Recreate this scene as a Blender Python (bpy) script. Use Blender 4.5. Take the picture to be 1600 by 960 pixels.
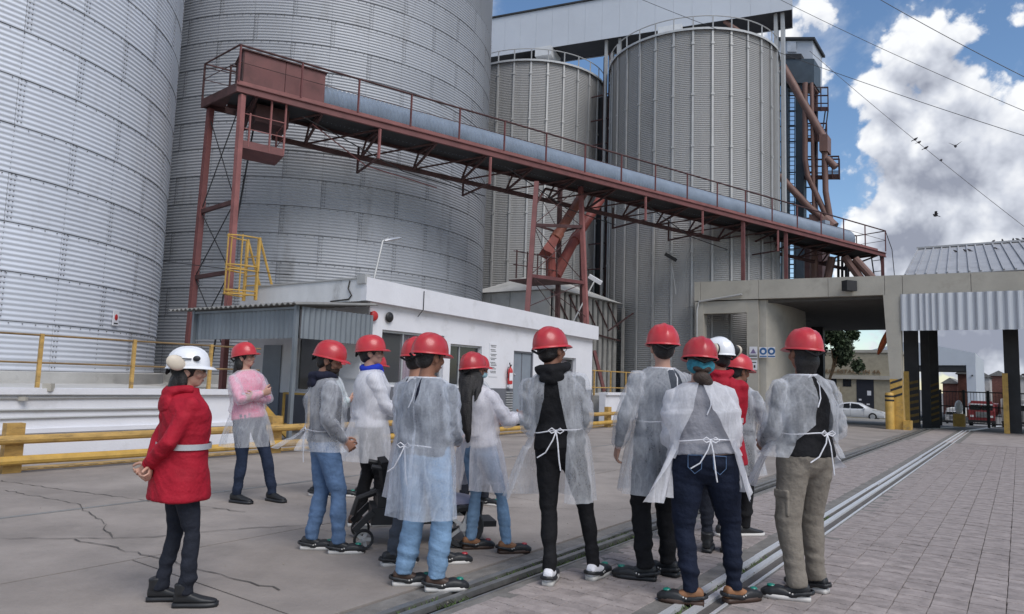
import bpy, bmesh, math, random
import numpy as np
from mathutils import Vector, Matrix
for _o in list(bpy.data.objects): bpy.data.objects.remove(_o)
SC = bpy.context.scene
COL = SC.collection
pi = math.pi
# ---------------------------------------------------------------- camera
FPX, CAMH = 1100.0, 1.46
PITCH, ROLL = math.atan(113 / FPX), math.atan(.032)
cd = bpy.data.cameras.new('camera'); cam = bpy.data.objects.new('camera', cd); COL.objects.link(cam)
cd.sensor_width = 36; cd.lens = 36 * FPX / 1600; cd.clip_start = .05; cd.clip_end = 6000
CM = Matrix.Rotation(pi / 2 + PITCH, 3, 'X') @ Matrix.Rotation(ROLL, 3, 'Z')
cam.matrix_world = Matrix.Translation((0, 0, CAMH)) @ CM.to_4x4()
SC.camera = cam
# ---------------------------------------------------------------- light
SUN_EL, SUN_AZ = math.radians(50), math.radians(148)          # azimuth clockwise from +Y
SC.view_settings.view_transform = 'Standard'; SC.view_settings.look = 'None'
SC.view_settings.exposure = 0.73; SC.view_settings.gamma = 1
sl = bpy.data.lights.new('sun', 'SUN'); sl.energy = 1.5; sl.angle = math.radians(36); sl.color = (1, .965, .92)
so = bpy.data.objects.new('sun', sl); COL.objects.link(so)
sdir = Vector((math.sin(SUN_AZ) * math.cos(SUN_EL), math.cos(SUN_AZ) * math.cos(SUN_EL), math.sin(SUN_EL)))
so.rotation_euler = sdir.to_track_quat('Z', 'Y').to_euler(); so.location = sdir * 60
# ---------------------------------------------------------------- layout frame: s runs along the rails, t to their right
TH = math.radians(35.8)
U = Vector((math.sin(TH), math.cos(TH), 0)); N = Vector((math.cos(TH), -math.sin(TH), 0))
def P(s, t, z=0.0): return Vector((U.x * s + N.x * t, U.y * s + N.y * t, z))
def ray(u, v): return CM @ Vector(((u - 800) / FPX, -(v - 480) / FPX, -1))
EYE = Vector((0, 0, CAMH))
def st(p): return (p.dot(U), p.dot(N), p.z)
def on_t(u, v, t): d = ray(u, v); return EYE + d * (t / d.dot(N))
def on_s(u, v, s): d = ray(u, v); return EYE + d * (s / d.dot(U))
def on_z(u, v, z=0.): d = ray(u, v); return EYE + d * ((z - CAMH) / d.z)
def gz(s): return 0 if s < 34 else -.031 * (min(s, 120) - 34)
# ---------------------------------------------------------------- world: daylight sky with clouds
def srgb(r, g, b): return tuple(((c / 255 + .055) / 1.055) ** 2.4 if c / 255 > .04045 else c / 255 / 12.92 for c in (r, g, b))
def build_world():
    w = bpy.data.worlds.new('World'); SC.world = w; w.use_nodes = True; w.cycles.sampling_method = 'MANUAL'; w.cycles.sample_map_resolution = 512
    nt = w.node_tree; n = nt.nodes; L = nt.links; n.clear()
    out = n.new('ShaderNodeOutputWorld'); bg = n.new('ShaderNodeBackground'); bg.inputs[1].default_value = .1
    L.new(bg.outputs[0], out.inputs[0])
    sky = n.new('ShaderNodeTexSky'); sky.sky_type = 'NISHITA'; sky.sun_disc = False
    sky.sun_elevation = SUN_EL; sky.sun_rotation = SUN_AZ; sky.air_density = 1.0; sky.dust_density = .35; sky.ozone_density = 1.6
    tc = n.new('ShaderNodeTexCoord')
    def math_(op, a, b=None, c=None):
        m = n.new('ShaderNodeMath'); m.operation = op
        for i, x in enumerate((a, b, c)):
            if x is None: continue
            if isinstance(x, (int, float)): m.inputs[i].default_value = x
            else: L.new(x, m.inputs[i])
        return m.outputs[0]
    def vm(op, a, b=None):
        m = n.new('ShaderNodeVectorMath'); m.operation = op
        for i, x in enumerate((a, b)):
            if x is None: continue
            if isinstance(x, (tuple, Vector)): m.inputs[i].default_value = tuple(x)
            else: L.new(x, m.inputs[i])
        return m
    def noise(vec, scale, det=6, rough=.55, dist=0.):
        t = n.new('ShaderNodeTexNoise'); t.inputs['Scale'].default_value = scale; t.inputs['Detail'].default_value = det
        t.inputs['Roughness'].default_value = rough; t.inputs['Distortion'].default_value = dist
        L.new(vec, t.inputs['Vector']); return t.outputs['Fac']
    def sstep(x, a, b):
        m = n.new('ShaderNodeMapRange'); m.interpolation_type = 'SMOOTHSTEP'; L.new(x, m.inputs[0])
        m.inputs[1].default_value = a; m.inputs[2].default_value = b; return m.outputs[0]
    # cloud heaps: pixel direction, angular radius
    blobs = [(1440, 92, 66), (1385, 150, 55), (1500, 150, 62), (1400, 215, 62), (1480, 245, 96), (1560, 215, 60), (1640, 210, 80), (1585, 300, 85), (1470, 335, 105), (1395, 345, 62), (1360, 400, 50),
             (1700, 330, 120), (1262, 22, 42), (1230, 62, 34), (1288, 118, 30), (1300, 150, 22), (1325, 268, 20), (1596, 22, 18), (1520, 26, 8), (1345, 300, 20), (1510, 430, 130), (1340, 440, 40), (1650, 470, 120), (1590, 560, 75), (1490, 560, 55), (1345, 535, 36), (1560, 480, 90), (1730, 60, 60), (1180, 40, 40)]
    cen = ray(1480, 260).normalized()
    dirs = [(ray(u, v).normalized(), r * 1.13 / FPX) for u, v, r in blobs]
    def heap(vec):
        acc = None
        for d, r in dirs:
            q = math_('SUBTRACT', r, vm('DISTANCE', vec, d).outputs['Value'])
            acc = q if acc is None else math_('SMOOTH_MAX', acc, q, .012)
        # beyond the frame the same broken cumulus goes on
        far = math_('MULTIPLY', math_('SUBTRACT', noise(vec, 2.1, 3, .5), .5), .75)
        out_ = sstep(vm('DISTANCE', vec, cen).outputs['Value'], .36, .62)
        return math_('MAXIMUM', acc, math_('ADD', far, math_('MULTIPLY', math_('SUBTRACT', out_, 1.0), .5)))
    v0 = vm('NORMALIZE', tc.outputs['Generated']).outputs[0]
    f = noise(v0, 14, 7, .6, .15)
    vo = n.new('ShaderNodeTexVoronoi'); vo.feature = 'F1'; vo.inputs['Scale'].default_value = 26; vo.inputs['Detail'].default_value = 1.6; vo.inputs['Roughness'].default_value = .55; vo.inputs['Lacunarity'].default_value = 2.3
    nz = n.new('ShaderNodeTexNoise'); nz.inputs['Scale'].default_value = 16; nz.inputs['Detail'].default_value = 2; L.new(v0, nz.inputs['Vector']); sc = vm('SCALE', nz.outputs['Color']); sc.inputs['Scale'].default_value = .035
    nv = vm('ADD', v0); L.new(sc.outputs[0], nv.inputs[1]); L.new(nv.outputs[0], vo.inputs['Vector'])
    puff = math_('SUBTRACT', .5, vo.outputs['Distance'])
    tex = math_('ADD', math_('MULTIPLY', math_('SUBTRACT', f, .5), .12), math_('MULTIPLY', puff, .03))
    h0 = heap(v0); dens = math_('ADD', h0, tex)
    v1 = vm('NORMALIZE', vm('ADD', v0, Vector((-.004, .0, .030))).outputs[0]).outputs[0]
    dens_up = math_('ADD', heap(v1), math_('MULTIPLY', math_('SUBTRACT', noise(v1, 14, 4, .6, .15), .5), .12))
    mask = sstep(dens, .0, .016)
    wisp = sstep(math_('ADD', math_('MULTIPLY', dens, 4), math_('SUBTRACT', noise(v0, 9, 5, .65, .4), .52)), -.12, .25)
    mask = math_('MAXIMUM', mask, math_('MULTIPLY', wisp, .45))
    # thick cloud above a point leaves it greyer; thin rims and tops stay white
    thick = sstep(dens_up, -.005, .085)
    relief = math_('MULTIPLY', math_('SUBTRACT', dens, dens_up), 7.0)
    soft = noise(v0, 7, 3, .5)
    val = math_('ADD', math_('SUBTRACT', 1.0, math_('MULTIPLY', thick, math_('ADD', .18, math_('MULTIPLY', sstep(soft, .38, .62), .5)))), relief)
    val = math_('ADD', val, math_('MULTIPLY', puff, .16))
    cr = n.new('ShaderNodeValToRGB'); L.new(val, cr.inputs[0])
    e = cr.color_ramp.elements
    e[0].position = .15; e[0].color = (*[c * CLB * .98 for c in srgb(150, 156, 172)], 1)
    e[1].position = 1.05; e[1].color = (*[c * CLB for c in srgb(247, 249, 252)], 1)
    x = e.new(.62); x.color = (*[c * CLB for c in srgb(207, 212, 223)], 1)
    mx = n.new('ShaderNodeMix'); mx.data_type = 'RGBA'
    hs = n.new('ShaderNodeHueSaturation'); hs.inputs['Saturation'].default_value = 1.1; hs.inputs['Value'].default_value = .88
    L.new(sky.outputs[0], hs.inputs['Color'])
    L.new(mask, mx.inputs[0]); L.new(hs.outputs[0], mx.inputs[6]); L.new(cr.outputs[0], mx.inputs[7])
    L.new(mx.outputs[2], bg.inputs[0])
CLB = 6.4
build_world()
# ---------------------------------------------------------------- materials
MATS = {}
def M(name, col, rough=.6, metal=0., var=.2, scale=2.5, bump=0., bscale=40., col2=None, stretch=(1, 1, 1), coords='pos', rnd=0., spec=.5, stain=None, stain_scale=1.2, stain_amt=.5, coat=0.):
    if name in MATS: return MATS[name]
    m = bpy.data.materials.new(name); m.use_nodes = True; MATS[name] = m
    nt = m.node_tree; n = nt.nodes; L = nt.links; b = n['Principled BSDF']
    b.inputs['Roughness'].default_value = rough; b.inputs['Metallic'].default_value = metal
    b.inputs['Specular IOR Level'].default_value = spec
    if coat: b.inputs['Coat Weight'].default_value = coat; b.inputs['Coat Roughness'].default_value = .12
    if coords == 'pos': src = n.new('ShaderNodeNewGeometry').outputs['Position']
    else: src = n.new('ShaderNodeTexCoord').outputs['Object']
    mp = n.new('ShaderNodeMapping'); mp.inputs['Scale'].default_value = stretch; L.new(src, mp.inputs[0])
    t = n.new('ShaderNodeTexNoise'); t.inputs['Scale'].default_value = scale; t.inputs['Detail'].default_value = 8; t.inputs['Roughness'].default_value = .62
    L.new(mp.outputs[0], t.inputs['Vector'])
    c2 = col2 if col2 else tuple(c * (1 - var) for c in col); c1 = col if col2 else tuple(min(1, c * (1 + var * .6)) for c in col)
    cr = n.new('ShaderNodeValToRGB'); L.new(t.outputs['Fac'], cr.inputs[0])
    cr.color_ramp.elements[0].position = .32; cr.color_ramp.elements[0].color = (*c2, 1)
    cr.color_ramp.elements[1].position = .68; cr.color_ramp.elements[1].color = (*c1, 1)
    o = cr.outputs[0]
    if stain:
        t2 = n.new('ShaderNodeTexNoise'); t2.inputs['Scale'].default_value = stain_scale; t2.inputs['Detail'].default_value = 10; t2.inputs['Roughness'].default_value = .7
        L.new(mp.outputs[0], t2.inputs['Vector'])
        r2 = n.new('ShaderNodeMapRange'); L.new(t2.outputs['Fac'], r2.inputs[0]); r2.inputs[1].default_value = .55; r2.inputs[2].default_value = .75; r2.inputs[4].default_value = stain_amt
        mx = n.new('ShaderNodeMix'); mx.data_type = 'RGBA'; L.new(r2.outputs[0], mx.inputs[0]); L.new(o, mx.inputs[6]); mx.inputs[7].default_value = (*stain, 1); o = mx.outputs[2]
    if rnd:
        oi = n.new('ShaderNodeObjectInfo'); mr = n.new('ShaderNodeMapRange'); L.new(oi.outputs['Random'], mr.inputs[0])
        mr.inputs[3].default_value = 1 - rnd; mr.inputs[4].default_value = 1 + rnd
        vm = n.new('ShaderNodeVectorMath'); vm.operation = 'SCALE'; L.new(o, vm.inputs[0]); L.new(mr.outputs[0], vm.inputs['Scale']); o = vm.outputs[0]
    L.new(o, b.inputs['Base Color'])
    if bump:
        t3 = n.new('ShaderNodeTexNoise'); t3.inputs['Scale'].default_value = bscale; t3.inputs['Detail'].default_value = 6
        L.new(src if coords == 'pos' else mp.outputs[0], t3.inputs['Vector'])
        bp = n.new('ShaderNodeBump'); bp.inputs['Strength'].default_value = bump; bp.inputs['Distance'].default_value = .02
        L.new(t3.outputs['Fac'], bp.inputs['Height']); L.new(bp.outputs[0], b.inputs['Normal'])
    return m
# ---------------------------------------------------------------- mesh helper
class MB:
    def __init__(s): s.v = []; s.f = []; s.m = []; s.cur = 0
    def add(s, vs, fs):
        k = len(s.v); s.v += [tuple(v) for v in vs]; s.f += [tuple(i + k for i in f) for f in fs]; s.m += [s.cur] * len(fs); return s
    def hexa(s, q): return s.add(q, [(0, 3, 2, 1), (4, 5, 6, 7), (0, 1, 5, 4), (1, 2, 6, 5), (2, 3, 7, 6), (3, 0, 4, 7)])
    def box(s, c, d, R=None):
        q = [Vector((x * d[0] / 2, y * d[1] / 2, z * d[2] / 2)) for z in (-1, 1) for x, y in ((-1, -1), (1, -1), (1, 1), (-1, 1))]
        if R is not None: q = [R @ x for x in q]
        return s.hexa([x + Vector(c) for x in q])
    def bst(s, s0, s1, t0, t1, z0, z1, z0b=None, z1b=None):      # box in the rail frame; z0b/z1b: heights at the t1 end
        z0b = z0 if z0b is None else z0b; z1b = z1 if z1b is None else z1b
        return s.hexa([P(s0, t0, z0), P(s1, t0, z0), P(s1, t1, z0b), P(s0, t1, z0b), P(s0, t0, z1), P(s1, t0, z1), P(s1, t1, z1b), P(s0, t1, z1b)])
    def bar(s, a, b, w, h=None, up=Vector((0, 0, 1))):
        a = Vector(a); b = Vector(b); h = h or w; d = (b - a).normalized()
        if abs(d.dot(up)) > .98: up = U
        x = d.cross(up).normalized(); y = x.cross(d).normalized()
        o = [x * (i * w / 2) + y * (j * h / 2) for i, j in ((-1, -1), (1, -1), (1, 1), (-1, 1))]
        return s.hexa([a + k for k in o] + [b + k for k in o])
    def loft(s, rings, cap=True, close=True):
        n = len(rings[0]); k = len(s.v)
        for r in rings: s.v += [tuple(x) for x in r]
        nf = []
        for i in range(len(rings) - 1):
            for j in range(n if close else n - 1):
                a = k + i * n + j; b = k + i * n + (j + 1) % n; nf.append((a, b, b + n, a + n))
        if cap: nf.append(tuple(k + j for j in reversed(range(n)))); nf.append(tuple(k + (len(rings) - 1) * n + j for j in range(n)))
        s.f += nf; s.m += [s.cur] * len(nf); return s
    def tube(s, pts, r, n=8, cap=True):
        pts = [Vector(p) for p in pts]; rs = r if isinstance(r, (list, tuple)) else [r] * len(pts)
        rings = []; x = None
        for i, p in enumerate(pts):
            d = (pts[min(i + 1, len(pts) - 1)] - pts[max(i - 1, 0)]).normalized()
            if x is None:
                x = d.cross(Vector((0, 0, 1)) if abs(d.z) < .9 else Vector((0, 1, 0))).normalized()
            else: x = (x - d * x.dot(d)).normalized()
            y = d.cross(x); rr = rs[i]
            rx, ry = rr if isinstance(rr, (tuple, list)) else (rr, rr)
            rings.append([p + x * (rx * math.cos(2 * pi * j / n)) + y * (ry * math.sin(2 * pi * j / n)) for j in range(n)])
        return s.loft(rings, cap)
    def lathe(s, prof, n=32, c=(0, 0, 0), a0=0, a1=2 * pi):
        c = Vector(c); full = abs(a1 - a0 - 2 * pi) < 1e-6; k = n if full else n + 1
        rings = [[c + Vector((r * math.cos(a0 + (a1 - a0) * j / n), r * math.sin(a0 + (a1 - a0) * j / n), z)) for j in range(k)] for r, z in prof]
        return s.loft(rings, cap=False, close=full)
    def ell(s, c, r, nu=14, nv=9, R=None):
        rings = []
        for i in range(nv + 1):
            th = pi * (i + .02) / (nv + .04); ring = []
            for j in range(nu):
                v = Vector((r[0] * math.sin(th) * math.cos(2 * pi * j / nu), r[1] * math.sin(th) * math.sin(2 * pi * j / nu), -r[2] * math.cos(th)))
                ring.append((R @ v if R is not None else v) + Vector(c))
            rings.append(ring)
        return s.loft(rings)
    def prism(s, poly, a, b):        # poly: list of points, swept by vectors a..b
        n = len(poly); q = [Vector(p) + Vector(a) for p in poly] + [Vector(p) + Vector(b) for p in poly]
        return s.add(q, [tuple(reversed(range(n))), tuple(range(n, 2 * n))] + [(i, (i + 1) % n, n + (i + 1) % n, n + i) for i in range(n)])
    def mesh(s, name, mats, smooth=35, recalc=True):
        me = bpy.data.meshes.new(name); me.from_pydata(s.v, [], s.f)
        ml = mats if isinstance(mats, (list, tuple)) else [mats]
        for m in ml: me.materials.append(m)
        if len(ml) > 1: me.polygons.foreach_set('material_index', s.m)
        if recalc:
            bm = bmesh.new(); bm.from_mesh(me); bmesh.ops.recalc_face_normals(bm, faces=bm.faces); bm.to_mesh(me); bm.free()
        if smooth:
            me.polygons.foreach_set('use_smooth', [True] * len(me.polygons)); me.set_sharp_from_angle(angle=math.radians(smooth))
        me.update(); return me
    def build(s, name, mats, parent=None, smooth=35, recalc=True, label=None, cat=None, group=None, kind=None):
        return link(name, s.mesh(name, mats, smooth, recalc), parent, label, cat, group, kind)
def tag(o, label=None, cat=None, group=None, kind=None):
    if label: o['label'] = label
    if cat: o['category'] = cat
    if group: o['group'] = group
    if kind: o['kind'] = kind
    return o
def link(name, me, parent=None, label=None, cat=None, group=None, kind=None, world=True):
    o = bpy.data.objects.new(name, me); COL.objects.link(o)
    if parent is not None:
        o.parent = parent
        if world: o.matrix_parent_inverse = wm(parent).inverted()
    return tag(o, label, cat, group, kind)
def wm(o):
    m = Matrix.Translation(o.location) @ o.rotation_euler.to_matrix().to_4x4()
    return wm(o.parent) @ o.matrix_parent_inverse @ m if o.parent else m
def thing(name, loc, label, cat, group=None, rz=0):
    o = bpy.data.objects.new(name, None); COL.objects.link(o); o.location = loc; o.rotation_euler = (0, 0, rz); o.empty_display_size = .2
    return tag(o, label, cat, group)
def copy_thing(o, loc, rz=None, label=None, parent=None):
    c = o.copy(); COL.objects.link(c); c.parent = parent
    if loc is not None: c.location = loc
    if rz is not None: c.rotation_euler = (0, 0, rz)
    if label: c['label'] = label
    for ch in o.children: copy_thing(ch, None, None, None, c)
    return c
# ================================================================ THE SETTING
rnd = random.Random(11)
STRUCT = dict(kind='structure')
m_conc = M('yard_concrete', (.285, .25, .226), .88, rnd=.07, var=.28, scale=.9, bump=.35, bscale=28, stain=(.12, .11, .10), stain_scale=.42, stain_amt=.75)
m_asph = M('road_surface', (.16, .152, .145), .9, var=.25, scale=.5, bump=.3, bscale=30, stain=(.07, .07, .07), stain_scale=.3, stain_amt=.5)
m_joint = M('joint_dirt', (.045, .042, .04), .95, bump=.3)
m_paver = M('paver_clay', (.325, .28, .265), .85, var=.28, scale=8, bump=.4, bscale=60, rnd=.13, stain=(.12, .105, .1), stain_scale=.7, stain_amt=.5)
m_rail = M('rail_steel', (.86, .87, .89), .38, metal=.55, var=.06, scale=4, bump=.06)
m_railside = M('rail_rust', (.10, .085, .075), .8, metal=.2, var=.3, bump=.3)
m_grass = M('weed', (.085, .135, .035), .9, var=.5, scale=20)
m_white = M('white_paint', (.70, .70, .735), .7, var=.06, scale=1.2, bump=.15, bscale=25, stain=(.44, .43, .42), stain_scale=1.4, stain_amt=.5)
m_yel = M('yellow_paint', (.54, .33, .075), .5, var=.22, scale=5, bump=.15, stain=(.20, .15, .10), stain_scale=4, stain_amt=.8)
m_yelw = M('worn_yellow', (.47, .29, .085), .6, var=.3, scale=4, bump=.3, stain=(.07, .05, .04), stain_scale=3.0, stain_amt=.95, stretch=(1, 1, 4))
m_black = M('black_paint', (.02, .02, .022), .5)
m_dark = M('dark_steel', (.035, .035, .038), .6, metal=.3, bump=.1)
m_red = M('oxide_red', (.155, .054, .052), .6, var=.28, scale=2, bump=.15, stain=(.10, .035, .03), stain_scale=2, stain_amt=.5)
m_redd = M('oxide_red_dark', (.075, .034, .033), .75, var=.4, scale=2.5, bump=.2, stain=(.02, .016, .016), stain_scale=1.2, stain_amt=.8)  # darker oxide red with near-black noise patches, mostly far and under members
m_orange = M('orange_pipe', (.24, .085, .055), .55, var=.25, scale=2, bump=.1, stain=(.15, .05, .03), stain_amt=.5)
m_brpipe = M('brown_pipe', (.175, .095, .078), .6, var=.22, scale=1.5, bump=.1, stain=(.13, .06, .05), stain_amt=.4)
m_galv = M('galvanised_sheet', (.64, .665, .72), .5, metal=.15, var=.06, scale=.5, bump=.03, rnd=.06, stretch=(1, 1, .3), stain=(.38, .37, .37), stain_scale=1.1, stain_amt=.5)
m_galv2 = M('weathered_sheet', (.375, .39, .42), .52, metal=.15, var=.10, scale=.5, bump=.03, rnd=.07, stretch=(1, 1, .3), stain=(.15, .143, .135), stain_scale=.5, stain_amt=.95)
m_galv3 = M('dull_sheet', (.355, .352, .35), .6, metal=.1, var=.1, scale=.4, bump=.03, stretch=(1, 1, .25), stain=(.2, .195, .18), stain_amt=.6)
m_bolt = M('bolt_steel', (.17, .17, .18), .6, metal=.4)
m_gap = M('gap_dark', (.10, .10, .11), .9)  # plain dark tone seen in the gaps between sheets and car doors
m_cement = M('aged_cement', (.50, .49, .47), .85, var=.15, scale=1.2, bump=.4, bscale=18, stain=(.2, .19, .18), stain_scale=1.3, stain_amt=.6)
m_beige = M('beige_concrete', (.41, .385, .335), .85, var=.12, scale=1, bump=.25, bscale=20, stain=(.2, .18, .15), stain_scale=.8, stain_amt=.45)
m_tubem = M('tube_sheet', (.27, .32, .39), .55, metal=.2, var=.12, scale=2)
m_bluegrey = M('bluegrey_steel', (.075, .10, .125), .6, metal=.25, var=.2)
m_cladding = M('pale_cladding', (.50, .52, .56), .5, metal=.3, var=.1, scale=1, stain=(.3, .3, .3), stain_amt=.5, stretch=(1, 1, .2))
m_galleryside = M('gallery_sheet', (.50, .53, .58), .55, metal=.2, var=.05, scale=.6)
m_glassd = M('window_glass', (.02, .022, .026), .12, spec=.7, var=.3)
m_greyband = M('grey_dado', (.13, .135, .155), .7, var=.1, bump=.1)
m_greydoor = M('grey_door', (.22, .25, .29), .55, var=.1)
m_alu = M('aluminium', (.55, .56, .58), .4, metal=.6)
m_curtain = M('mauve_curtain', (.42, .33, .40), .85, var=.12)
m_wood = M('timber', (.2, .13, .07), .8)

# ---------------------------------------------------------------- ground
g = MB()
ss = [-90, -20, 34, 60, 90, 120, 3000]; tts = [-3000, -60, -3.45, 30, 3000]
for i in range(len(ss) - 1):
    for j in range(len(tts) - 1):
        q = [(ss[i], tts[j]), (ss[i + 1], tts[j]), (ss[i + 1], tts[j + 1]), (ss[i], tts[j + 1])]
        g.add([P(a, b, gz(a) - .03) for a, b in q], [(0, 1, 2, 3)])
ground = g.build('ground', m_asph, smooth=0, kind='structure')
# concrete slabs of the yard (each one a piece, joints open between them)
yard = thing('yard_paving', P(8, -7), None, None); yard['kind'] = 'structure'
ts = [-12.62, -10.7, -7.86, -5.55, -3.44]
for k in range(len(ts) - 1):
    s = -9 + .9 * k
    while s < 33.5:
        ln = 4.6 + rnd.uniform(-.2, .2); e = min(s + ln, 33.9); b = MB()
        h = rnd.uniform(-.003, .003)
        b.bst(s + .008, e - .008, ts[k] + .008, ts[k + 1] - .008, -.12, h, z1b=rnd.uniform(-.003, .003))
        b.build('concrete_slab', m_conc, yard, smooth=0); s = e
# cracks: thin dirt filled splits that wander over the slabs
def crack(pts, w=.014):
    out = []
    for a, c in zip(pts[:-1], pts[1:]):
        a = Vector(a); c = Vector(c); nn = max(3, int((c - a).length / .09))
        for i in range(nn): out.append(a.lerp(c, i / nn) + Vector((rnd.uniform(-.028, .028), rnd.uniform(-.028, .028))))
    out.append(Vector(pts[-1])); b = MB(); vs = []; n = len(out)
    for i, p in enumerate(out):
        d = (out[min(i + 1, n - 1)] - out[max(i - 1, 0)]).normalized(); nn = Vector((-d.y, d.x)) * w * .7 * rnd.uniform(.2, 1.0)
        vs += [(p.x + nn.x, p.y + nn.y, .0065), (p.x - nn.x, p.y - nn.y, .0065)]
    b.add(vs, [(2 * i, 2 * i + 1, 2 * i + 3, 2 * i + 2) for i in range(n - 1)]); return b
for pts, w in [([(-4.21, 6.06), (-3.1, 6.25), (-2.4, 6.75), (-1.2, 7.3), (-.1, 7.2)], .013), ([(-3.6, 6.1), (-2.9, 5.75), (-2.04, 5.2), (-1.5, 4.9)], .012), ([(-6.29, 8.95), (-5.2, 8.45), (-4.0, 7.98), (-2.7, 7.5)], .015),
               ([(-5.76, 8.3), (-4.5, 7.6), (-3.7, 6.7), (-3.35, 6.2)], .012), ([(-1.9, 6.9), (-.9, 6.2), (.2, 5.9), (1.3, 6.6)], .007), ([(-.4, 8.2), (1.2, 8.3), (3.1, 9.1)], .008), ([(-3.2, 4.2), (-2.5, 3.6), (-1.4, 3.5)], .016)]:
    crack(pts, w).build('pavement_crack', M('crack_dirt', (.10, .09, .082), .95), yard, smooth=0)
# old narrow steel strip let into the slabs
b = MB(); b.bst(2, 33, -7.89, -7.84, -.05, .006); b.build('steel_strip', M('worn_strip', (.30, .295, .29), .5, metal=.5, var=.3, scale=2), yard, smooth=0)
# ---------------------------------------------------------------- clay pavers
pav = thing('clay_paving', P(8, 1), None, None); pav['kind'] = 'structure'
b = MB()
for s0, s1 in ((-6, 10), (10, 25)): b.bst(s0, s1, -3.0, 7.2, -.1, -.016)
b.build('mortar_bed', M('mortar', (.10, .092, .086), .95, bump=.3), pav, smooth=0)
LX, LS = .215, .110
def paver_shape():
    zz = .022; x = LX / 2 - .0022; y = LS / 2 - .0016
    top = [(-x, -y), (-x / 2, -y), (-x / 2 + .012, -y + zz * .5), (x / 2 - .012, -y + zz * .5), (x / 2, -y), (x, -y), (x + .0, 0), (x, y), (x / 2, y), (x / 2 - .012, y + zz * .5), (-x / 2 + .012, y + zz * .5), (-x / 2, y), (-x, y), (-x + .0, 0)]
    return top
PV = paver_shape()
def paver_into(b, M4):
    n = len(PV); vs = [M4 @ Vector((x * .98, y * .965, 0)) for x, y in PV] + [M4 @ Vector((x, y, -.005)) for x, y in PV] + [M4 @ Vector((x, y, -.03)) for x, y in PV]
    fs = [tuple(range(n))] + [(i + n, (i + 1) % n + n, (i + 1) % n, i) for i in range(n)] + [(i + 2 * n, (i + 1) % n + 2 * n, (i + 1) % n + n, i + n) for i in range(n)]
    b.add(vs, fs)
b = MB(); paver_into(b, Matrix.Identity(4)); pmesh = b.mesh('paver', m_paver, smooth=0)
cells = []
nrow = 0
for r_ in range(int((24.8 + 5.8) / LS)):
    s = -5.8 + r_ * LS + LS / 2
    for c_ in range(int(10.2 / LX) + 1):
        t = -2.92 + c_ * LX + LX / 2
        if abs(t + 1.78) < .155 + LX * .45: continue
        if t > 7: continue
        cells.append((s, t))
def in_view(s, t):
    q = CM.transposed() @ (P(s, t) - EYE)
    if q.z > -.5: return False
    u = 800 + FPX * q.x / -q.z; v = 480 - FPX * q.y / -q.z
    return -20 < u < 1620 and v < 1000
vis = sorted([c for c in cells if in_view(*c)], key=lambda c: P(*c).length)
single = set(vis[:290])
ang = math.atan2(N.y, N.x)
big = MB()
for c in cells:
    m4 = Matrix.Translation(P(c[0] + rnd.uniform(-.002, .002), c[1] + rnd.uniform(-.002, .002), rnd.uniform(-.004, .003))) @ Matrix.Rotation(ang + rnd.uniform(-.012, .012), 4, 'Z') @ Matrix.Rotation(rnd.uniform(-.012, .012), 4, 'X') @ Matrix.Rotation(rnd.uniform(-.008, .008), 4, 'Y')
    if c in single:
        o = bpy.data.objects.new('paver', pmesh); COL.objects.link(o); o.parent = pav; o.matrix_parent_inverse = wm(pav).inverted(); o.matrix_basis = m4
    else: paver_into(big, m4)
big.build('paver_field', m_paver, pav, smooth=0, recalc=False, kind='stuff')
b = MB(); b.bst(25, 33.95, -3.0, 7.2, -.1, -.004)
m_pfar = M('far_pavers', (.315, .275, .26), .85, var=.25, scale=2.5, bump=.4, bscale=14)
b.build('far_paving', m_pfar, pav, smooth=0)
# ---------------------------------------------------------------- rails let into the paving
m_chan = M('channel_grit', (.19, .178, .165), .9, var=.35, scale=6, bump=.4, stain=(.06, .055, .05), stain_amt=.6)
m_raild = M('dull_rail_steel', (.34, .335, .33), .42, metal=.7, var=.3, scale=5, stain=(.12, .11, .10), stain_amt=.7, stain_scale=2)
def track(tc, label, mr=m_rail):
    root = thing('rail_track', P(5, tc), label, 'rail track')
    for name, dt, w, h, mat in (('steel_edging', -.118, .058, .004, mr), ('running_rail', 0.0, .05, .008, mr), ('guard_edging', .125, .022, .004, mr)):
        b = MB(); s = -6.0
        while s < 33.9:
            e = min(s + 6.2, 33.9); j = rnd.uniform(-.004, .004)
            b.bst(s, e - .006, tc + dt - w / 2 + j, tc + dt + w / 2 + j, -.05, h + rnd.uniform(-.001, .001)); s = e
        for s0, s1 in ((33.9, 60), (60, 90)): b.hexa([P(s0, tc + dt - w / 2, gz(s0) - .06), P(s1, tc + dt - w / 2, gz(s1) - .06), P(s1, tc + dt + w / 2, gz(s1) - .06), P(s0, tc + dt + w / 2, gz(s0) - .06), P(s0, tc + dt - w / 2, gz(s0) + h - .02), P(s1, tc + dt - w / 2, gz(s1) + h - .02), P(s1, tc + dt + w / 2, gz(s1) + h - .02), P(s0, tc + dt + w / 2, gz(s0) + h - .02)])
        b.build(name, mat, root, smooth=0)
    b = MB(); b.bst(-6, 33.9, tc - .30, tc - .088, -.09, -.003); b.bst(-6, 33.9, tc - .088, tc + .113, -.09, -.03); b.bst(-6, 33.9, tc + .113, tc + .29, -.09, -.003); b.build('channel_floor', m_chan, root, smooth=0)
    return root
track(-3.12, 'rail track with weeds between its steel edges, beside the concrete slabs behind the group', m_raild)
track(-1.78, 'bright steel rail track through the pavers under the feet of the woman in jeans')
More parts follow.
